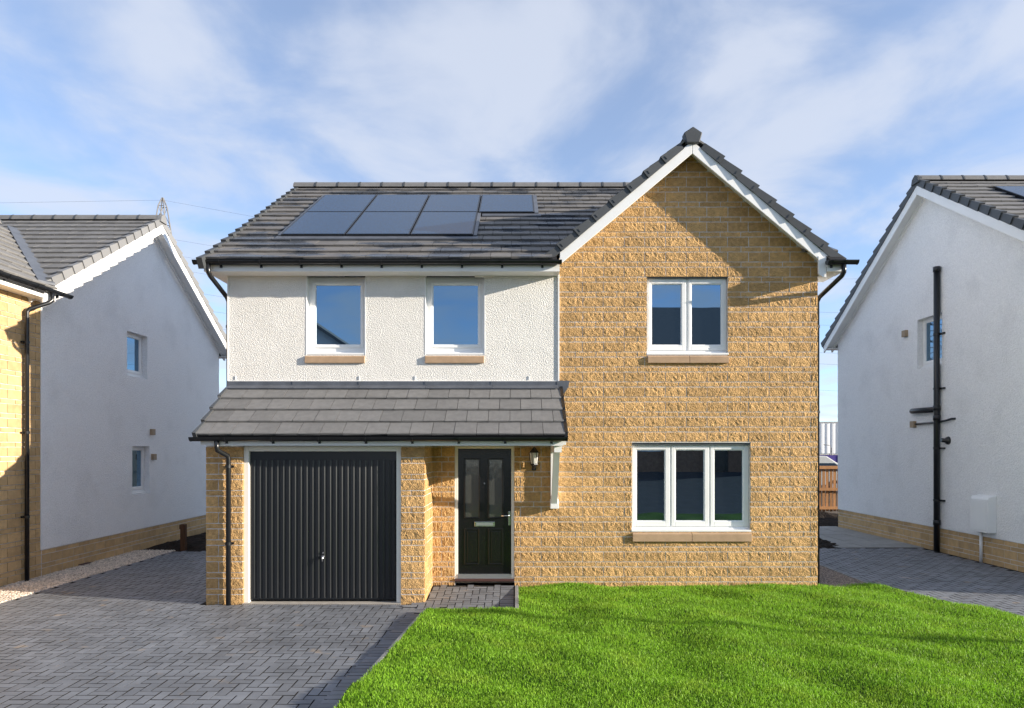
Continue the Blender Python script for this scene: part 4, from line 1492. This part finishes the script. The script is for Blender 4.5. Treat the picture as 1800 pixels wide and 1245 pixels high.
# lead valley between the two roofs
m = MB()
va = Vector((-7.60, 0, wz0 + 0.06)); va.y = 14.79 - (6.98 - va.z + 0.03) / 0.62
vb = Vector((WXC, 0, wz0 + WS * (-7.58 - WXC) + 0.06)); vb.y = 14.79 - (6.98 - vb.z + 0.03) / 0.62
m.hexa([va + Vector((-0.05, -0.14, 0)), va + Vector((0.05, 0.12, 0)), vb + Vector((0.05, 0.12, 0)), vb + Vector((-0.05, -0.14, 0)),
        va + Vector((-0.05, -0.14, 0.035)), va + Vector((0.05, 0.12, 0.035)), vb + Vector((0.05, 0.12, 0.035)), vb + Vector((-0.05, -0.14, 0.035))])
m.build("valley_lead", "lead", lh)
MB().box(-7.655, -7.635, WY0 - 0.3, 11.35, 4.49, 4.62).build("wing_fascia", "white_trim", lh)
MB().box(-7.89, -7.656, WY0 - 0.3, 11.38, 4.49, 4.502).build("wing_soffit", "white_trim", lh)
gutter(lh, (-7.575, WY0 - 0.3, 4.645), (-7.575, 11.62, 4.645), (1, 0, 0), first=0.4, brackets=0.6)
downpipe(lh, [(-7.575, 11.18, 4.6), (-7.575, 11.18, 4.47), (-7.60, 11.13, 4.42), (-7.80, 10.98, 4.29), (-7.825, 10.95, 4.24), (-7.825, 10.95, -0.08)], clips=(3.75, 2.3, 0.95), cdir=(-1, 0, 0))
MB(lxf).box(12.35, 12.62, -0.07, -0.004, -0.085, -0.055).build("drain_grate", "brown_trim", lh)

# right neighbour
RX = 8.60
rw1 = (13.72, 14.56, 3.74, 4.78)
rh, rxf, rrf, rit, rpl = side_house(-1, RX, 10.2, 18.15, 7.59, 0.63, 0.435, "white-rendered house at the right edge with a black soil pipe", 9.0,
                                    holes=[rw1], roof_mat="tile_dry", verge_mat="verge")
rit = [it for it in rit if not (9.35 < it[1].translation.x < 12.3 and 11.4 < it[1].translation.y < 13.45)]
pieces("roof_tile", rrf, rit, 150, "far_tiles", "tile_dry")
Mr = lambda u, z: basis((RX, -u, z), (0, -1, 0), (1, 0, 0), (0, 0, 1))
pieces("stone", rpl, stones(-18.15, -10.2, -0.18, 0.425, Mr, smooth=True, phase=(-17.9, -17.75)), 60, "small_stones", "stone_smooth")
u0, u1, z0, z1 = rw1
window(rh, rxf, u0, u1, z0, z1, [(u0 + 0.03, u1 - 0.03, u0 + 0.10, u1 - 0.10)], (z0 + 0.09, z1 - 0.03), (z0 + 0.15, z1 - 0.09), 0.11)
SPY = 13.78
m = MB().tube([(RX - 0.085, SPY, -0.05), (RX - 0.085, SPY, 5.70)], 0.057, 14)
sp = m.build("soil_pipe", "black_plastic", rh, smooth=True)
for z in (5.66, 0.55, 2.86, 2.66):
    MB().tube([(RX - 0.085, SPY, z - 0.05), (RX - 0.085, SPY, z + 0.05)], 0.068, 14).build("pipe_collar", "black_plastic", sp, smooth=True)
for z in (4.35, 3.25, 2.05, 1.0):
    MB().tube([(RX - 0.085, SPY, z - 0.02), (RX - 0.085, SPY, z + 0.02)], 0.064, 14).box(RX - 0.06, RX + 0.01, SPY - 0.17, SPY + 0.11, z - 0.017, z + 0.017).build("pipe_clip", "black_plastic", sp)
MB().tube([(RX - 0.085, SPY, 2.83), (RX - 0.085, 14.62, 2.845), (RX - 0.06, 14.68, 2.845), (RX + 0.02, 14.70, 2.845)], 0.056, 12).build("branch_pipe", "black_plastic", rh, smooth=True)
MB().tube([(RX - 0.05, 14.55, 2.56), (RX - 0.06, SPY, 2.575), (RX - 0.06, 13.5, 2.60), (RX - 0.05, 13.36, 2.625), (RX + 0.02, 13.27, 2.625)], 0.021, 10).build("waste_pipe", "black_plastic", rh, smooth=True)
for (y, z) in ((14.97, 4.56), (14.66, 2.56)):
    MB(rxf).box(y - 0.07, y + 0.07, -0.085, -0.014, z - 0.07, z + 0.07).build("wall_vent", "vent_tan", rh, bevel=0.006)
MB().tube([(RX - 0.012, 13.52, 2.2), (RX - 0.05, 13.52, 2.2), (RX - 0.06, 13.52, 2.2), (RX - 0.16, 13.52, 2.21)], [0.085, 0.07, 0.042, 0.04], 14).build("boiler_flue", "black_plastic", rh, smooth=True)
m = MB(rxf)
m.prism([(12.16, -0.175, 0.53), (12.16, -0.175, 1.12), (12.16, -0.155, 1.17), (12.16, -0.016, 1.20), (12.16, -0.016, 0.53)], (0.47, 0, 0))
mb_ = m.build("meter_box", "white_trim", rh, bevel=0.008)
MB(rxf).box(12.20, 12.59, -0.181, -0.1755, 0.57, 1.10).build("meter_door", "white_trim", mb_, bevel=0.004)
MB().tube([(RX - 0.05, 12.52, 0.53), (RX - 0.05, 12.52, -0.05)], 0.027, 10).build("meter_conduit", "white_trim", rh, smooth=True)
# its solar panels, flush in the front slope
Lr = math.hypot(1, 0.63)
RV, RN = Vector((0, 1 / Lr, 0.63 / Lr)), Vector((0, -0.63 / Lr, 1 / Lr))
reY, reZ = 9.85, 7.59 - 0.63 * (14.175 - 9.85)
for i in range(3):
    for j in range(2):
        o_ = Vector((9.42 + i * 0.99, reY, reZ)) + RV * (1.75 + j * 1.27)
        def q(a, b, c):
            return o_ + Vector((a, 0, 0)) + RV * b + RN * c
        def hx_(a0, a1, b0, b1, c0, c1):
            return MB().hexa([q(a0, b0, c0), q(a1, b0, c0), q(a1, b1, c0), q(a0, b1, c0), q(a0, b0, c1), q(a1, b0, c1), q(a1, b1, c1), q(a0, b1, c1)])
        f_ = hx_(0, 0.975, 0, 1.255, 0, 0.07).build("solar_panel", "panel_frame", rh)
        hx_(0.02, 0.955, 0.02, 1.235, 0.066, 0.0735).build("panel_glass", "panel_glass", f_)
# garage projection of the right house
m = MB().box(8.62, 11.9, 9.36, 10.19, -0.3, 2.08)
m.build("garage_wall", "stone_smooth", rh)
m = MB().prism([(8.63, 9.3, 2.2), (8.63, 10.18, 2.85), (8.63, 10.18, 2.75), (8.63, 9.34, 2.1)], (4.3, 0, 0))
m.build("lean_to_roof", "tile_dry", rh)

# ------------------------------------------------------------------ small things in the gaps and far behind
post = thing("timber_post", (-6.93, 14.28, -0.1), "short brown timber post standing in dark soil by the left house", "post")
MB().box(-6.98, -6.88, 14.23, 14.33, -0.3, 0.46).build("stake", "dark_timber", post, bevel=0.006)
MB().box(-7.0, -6.98, 14.24, 14.32, 0.36, 0.45).build("cleat", "dark_timber", post)

fence = thing("timber_fence", (10.4, 22.4, -0.1), "new orange-brown picket fence seen through the right-hand gap", "fence")
x = 7.4
k = 0
while x < 13.4:
    h = random.uniform(-0.01, 0.01)
    MB().box(x, x + random.uniform(0.088, 0.094), 22.38 + 0.012 * (k % 2), 22.40 + 0.012 * (k % 2), -0.02 + h, 1.40 + h).build("picket", "timber", fence)
    x += 0.122; k += 1
for z0, z1 in ((0.05, 0.14), (0.66, 0.75), (1.37, 1.47)):
    MB().box(7.4, 13.4, 22.30, 22.36, z0, z1).build("rail", "timber", fence)
for x in (7.5, 9.3, 11.1, 12.9):
    MB().box(x, x + 0.1, 22.45, 22.55, -0.3, 1.38).build("fence_post", "timber", fence)

cont = thing("site_cabin", (29, 60, 0), "white ribbed storage cabin behind the timber fence", "cabin")
CY = 60.0
cz0, cz1 = Z_at(799, CY), Z_at(743, CY)
m = MB().box(20, 34, CY, CY + 2.4, cz0, cz1)
m.build("cabin_wall", "container_white", cont)
x = 20.1
while x < 33.8:
    MB().prism([(x, CY - 0.001, cz0 + 0.1), (x + 0.1, CY - 0.07, cz0 + 0.1), (x + 0.28, CY - 0.07, cz0 + 0.1), (x + 0.38, CY - 0.001, cz0 + 0.1)], (0, 0, cz1 - cz0 - 0.2)).build("wall_rib", "container_white", cont)
    x += 0.48
MB().box(19.95, 34.05, CY - 0.09, CY + 2.45, cz1, cz1 + 0.08).build("cabin_roof", "van_grey", cont)
for x in (20.5, 33.5):
    MB().box(x - 0.2, x + 0.2, CY + 0.3, CY + 0.7, -0.3, cz0).build("leg", "steel", cont)
rail = thing("access_ladder", (X_at(1459, 58.0), 58.0, 0), "thin grey metal frame standing before the white cabin", "ladder")
xx = X_at(1459, 58.0)
m = MB().tube([(xx, 58, -0.3), (xx, 58, Z_at(783, 58)), (xx - 0.55, 58, Z_at(782, 58))], 0.04, 6).tube([(xx + 0.15, 58, -0.3), (xx + 0.15, 58, Z_at(787, 58))], 0.04, 6)
m.build("frame_bar", "steel", rail)
for z in (0.6, 1.0, 1.4, 1.8):
    MB().tube([(xx, 58, z), (xx + 0.15, 58, z)], 0.025, 6).build("rung", "steel", rail)
hoard = thing("site_hoarding", (26, 57, 0), "purple panel hoarding below the white cabin", "hoarding")
x = 22.0
while x < 33:
    MB().box(x + 0.01, x + 0.99, 57.0, 57.06, -0.3, Z_at(800.5, 57)).build("hoarding_panel", "hoarding", hoard)
    MB().box(x - 0.02, x + 0.04, 56.95, 57.0, -0.3, Z_at(800.5, 57) - 0.02).build("hoarding_post", "hoarding", hoard)
    x += 1.0
VY = 32.0
vr = X_at(1470.5, VY)
van = thing("parked_van", (vr - 2.2, VY, -0.1), "pale grey van roof showing above the timber fence", "van")
zt, zb_ = Z_at(801, VY), Z_at(812, VY)
m = MB().prism([(vr - 4.6, VY, 0.25), (vr - 4.6, VY, zt - 0.02), (vr - 1.2, VY, zt), (vr - 0.45, VY, zt - 0.02), (vr, VY, zb_ - 0.02), (vr + 0.75, VY, 0.95), (vr + 0.85, VY, 0.3)], (0, 1.8, 0))
m.build("body", "van_grey", van, bevel=0.05)
MB().prism([(vr - 1.0, VY - 0.02, 0.98), (vr - 1.0, VY - 0.02, zb_ - 0.06), (vr - 0.1, VY - 0.02, zb_ - 0.06), (vr + 0.45, VY - 0.02, 0.98)], (0, 0.015, 0)).build("side_window", "glass", van)
for xx in (vr - 3.7, vr - 0.1):
    wh_ = MB().tube([(xx, VY - 0.03, 0.22), (xx, VY + 0.18, 0.22)], 0.33, 18).build("wheel", "rubber", van)
    MB().tube([(xx, VY - 0.05, 0.22), (xx, VY - 0.031, 0.22)], 0.2, 14).build("rim", "aluminium", wh_)

# pylon and overhead lines
PY = 170.0
pxc = X_at(286, PY)
ptop = Z_at(348, PY)
pyl = thing("pylon", (pxc, PY, -0.2), "grey lattice electricity pylon peeking over the left roof ridge", "pylon")
hw = lambda z: 0.5 + (ptop - z) * 0.11 if z > ptop - 24 else 0.5 + 24 * 0.11 + (ptop - 24 - z) * 0.14
legs = [(1, 1), (1, -1), (-1, 1), (-1, -1)]
zl = [ptop, ptop - 2.2] + [ptop - 2.2 - 4.3 * i for i in range(1, 12)] + [-0.3]
zl = [z for z in zl if z > -0.2] + [-0.3]
for a, b in legs:
    m = MB().tube([(pxc + a * (hw(z) if i else 0.1), PY + b * (hw(z) if i else 0.1), z) for i, z in enumerate(zl)], 0.15, 5)
    m.build("leg", "steel", pyl)
m = MB()
for i in range(1, len(zl) - 1):
    za_, zb2 = zl[i], zl[i + 1]
    for b in (1, -1):
        m.tube([(pxc - hw(za_), PY + b * hw(za_), za_), (pxc + hw(zb2), PY + b * hw(zb2), zb2)], 0.07, 4)
        m.tube([(pxc + hw(za_), PY + b * hw(za_), za_), (pxc - hw(zb2), PY + b * hw(zb2), zb2)], 0.07, 4)
        m.tube([(pxc - hw(za_), PY + b * hw(za_), za_), (pxc + hw(za_), PY + b * hw(za_), za_)], 0.08, 4)
m.build("bracing", "steel", pyl)
for zc_, ln in ((ptop - 5.5, 4.6), (ptop - 12.0, 5.6), (ptop - 18.5, 4.8)):
    for b in (1, -1):
        m = MB()
        m.tube([(pxc, PY - 0.5, zc_ + 1.3), (pxc + b * ln * 0.35, PY - b * ln, zc_)], 0.09, 4).tube([(pxc, PY - 0.5, zc_ - 0.4), (pxc + b * ln * 0.35, PY - b * ln, zc_)], 0.09, 4)
        m.build("cross_arm", "steel", pyl)
lines = [((-900, 372), (286, 352), (560, 402), 0.0), ((286, 418), (390, 436), (1460, 488), 0), ((286, 446), (395, 463), (1460, 549), 0), ((286, 470), (395, 488), (1460, 571), 0),
         ((300, 508), (395, 523), (1460, 621), 0), ((300, 538), (395, 551), (1460, 641), 0), ((300, 566), (395, 580), (1460, 688), 0)]
for k, (a, b, c, _) in enumerate(lines):
    pa, pb, pc = [Vector((X_at(q[0], PY), PY, Z_at(q[1], PY))) for q in (a, b, c)]
    pts = []
    xs_ = [pa.x, pb.x, pc.x]; zs_ = [pa.z, pb.z, pc.z]
    co = np.polyfit(xs_, zs_, 2) if k else None
    x_end = X_at(2300, PY)
    if k == 0:
        pts = [pa, pb, pc, pc + (pc - pb) * 1.0]
    else:
        # sagging span: starts at the pylon and flattens out to the right
        for t in np.linspace(0, 1, 14):
            xq = pa.x + (x_end - pa.x) * t
            pts.append(Vector((xq, PY, float(np.polyval(co, xq)) if xq < pc.x else pc.z - (xq - pc.x) * 0.03)))
    o = MB().tube(pts, 0.022, 4).build("power_line", "wire")
    tag(o, ("highest overhead power line, tied to the pylon top" if k == 0 else "thin overhead power line, %s below the pylon's top line" % ("first", "second", "third", "fourth", "fifth", "sixth")[k - 1]), "power line", "overhead power lines")

# ------------------------------------------------------------------ across the road (mirrored in the windows)
def far_house(xc, w, yfront, depth, zg, zeave, zridge, gable_front, label, wallmat):
    h = thing("detached_house", (xc, yfront - depth / 2, zg), label, "house")
    x0, x1, y0, y1 = xc - w / 2, xc + w / 2, yfront - depth, yfront
    m = MB().box(x0, x1, y0, y1, zg - 1.2, zeave)
    if gable_front:
        m.prism([(x0, y0, zeave), (x1, y0, zeave), (xc, y0, zridge - 0.15)], (0, depth, 0))
    else:
        ym = (y0 + y1) / 2
        m.prism([(x0, y0, zeave), (x0, y1, zeave), (x0, ym, zridge - 0.15)], (w, 0, 0))
    m.build("wall", wallmat, h)
    m = MB()
    o = 0.3
    if gable_front:
        t = (zridge - zeave) / (w / 2)
        m.prism([(x0 - o, y0 - o, zeave - o * t), (xc, y0 - o, zridge), (x1 + o, y0 - o, zeave - o * t), (x1 + o, y0 - o, zeave - o * t - 0.16), (xc, y0 - o, zridge - 0.16), (x0 - o, y0 - o, zeave - o * t - 0.16)], (0, depth + 2 * o, 0))
    else:
        ym = (y0 + y1) / 2
        t = (zridge - zeave) / (depth / 2)
        m.prism([(x0 - o, y0 - o, zeave - o * t), (x0 - o, ym, zridge), (x0 - o, y1 + o, zeave - o * t), (x0 - o, y1 + o, zeave - o * t - 0.16), (x0 - o, ym, zridge - 0.16), (x0 - o, y0 - o, zeave - o * t - 0.16)], (w + 2 * o, 0, 0))
    m.build("roof", "tile_dry", h)
    for sx in (-0.28, 0.25):
        for z in (zg + 0.9, zg + 3.4):
            xa = xc + sx * w - 0.6
            f = MB().box(xa, xa + 1.2, y1 - 0.02, y1 + 0.03, z, z + 1.15).build("window", "white_trim", h)
            MB().box(xa + 0.08, xa + 0.57, y1 + 0.025, y1 + 0.04, z + 0.1, z + 1.05).build("pane", "glass", f)
            MB().box(xa + 0.63, xa + 1.12, y1 + 0.025, y1 + 0.04, z + 0.1, z + 1.05).build("pane", "glass", f)
    d = MB().box(xc - 0.5, xc + 0.5, y1 - 0.02, y1 + 0.04, zg, zg + 2.1).build("door", "black_door", h)
    MB().box(xc + 0.33, xc + 0.37, y1 + 0.041, y1 + 0.08, zg + 1.0, zg + 1.15).build("handle", "chrome", d)
    return h


far_house(9.0, 11.0, -9.8, 8.0, 1.0, 6.2, 9.15, False, "wide brick house across the road, mirrored in the gable's windows", "facing_brick")
far_house(-11.95, 9.4, -10.4, 9.0, 1.0, 6.5, 9.65, True, "white gable-fronted house across the road, mirrored in the leftmost window", "harl_side")
shadow_caster = thing("shadow_post", (18.6, 3.85, -0.1), "unseen grey lamp-like post off to the right, added for its shadow on the lawn", "added shadow post")  # unseen lamp-like post, added to cast a thin shadow band across the lawn
MB().tube([(18.6, 3.85, -0.3), (18.6, 3.85, 1.2), (18.6, 3.85, 1.25), (18.6, 3.85, 4.9)], [0.085, 0.085, 0.06, 0.05], 12).build("column", "steel", shadow_caster, smooth=True)
MB().box(18.1, 18.66, 3.76, 3.94, 4.88, 5.0).build("post_head", "steel", shadow_caster, bevel=0.03)
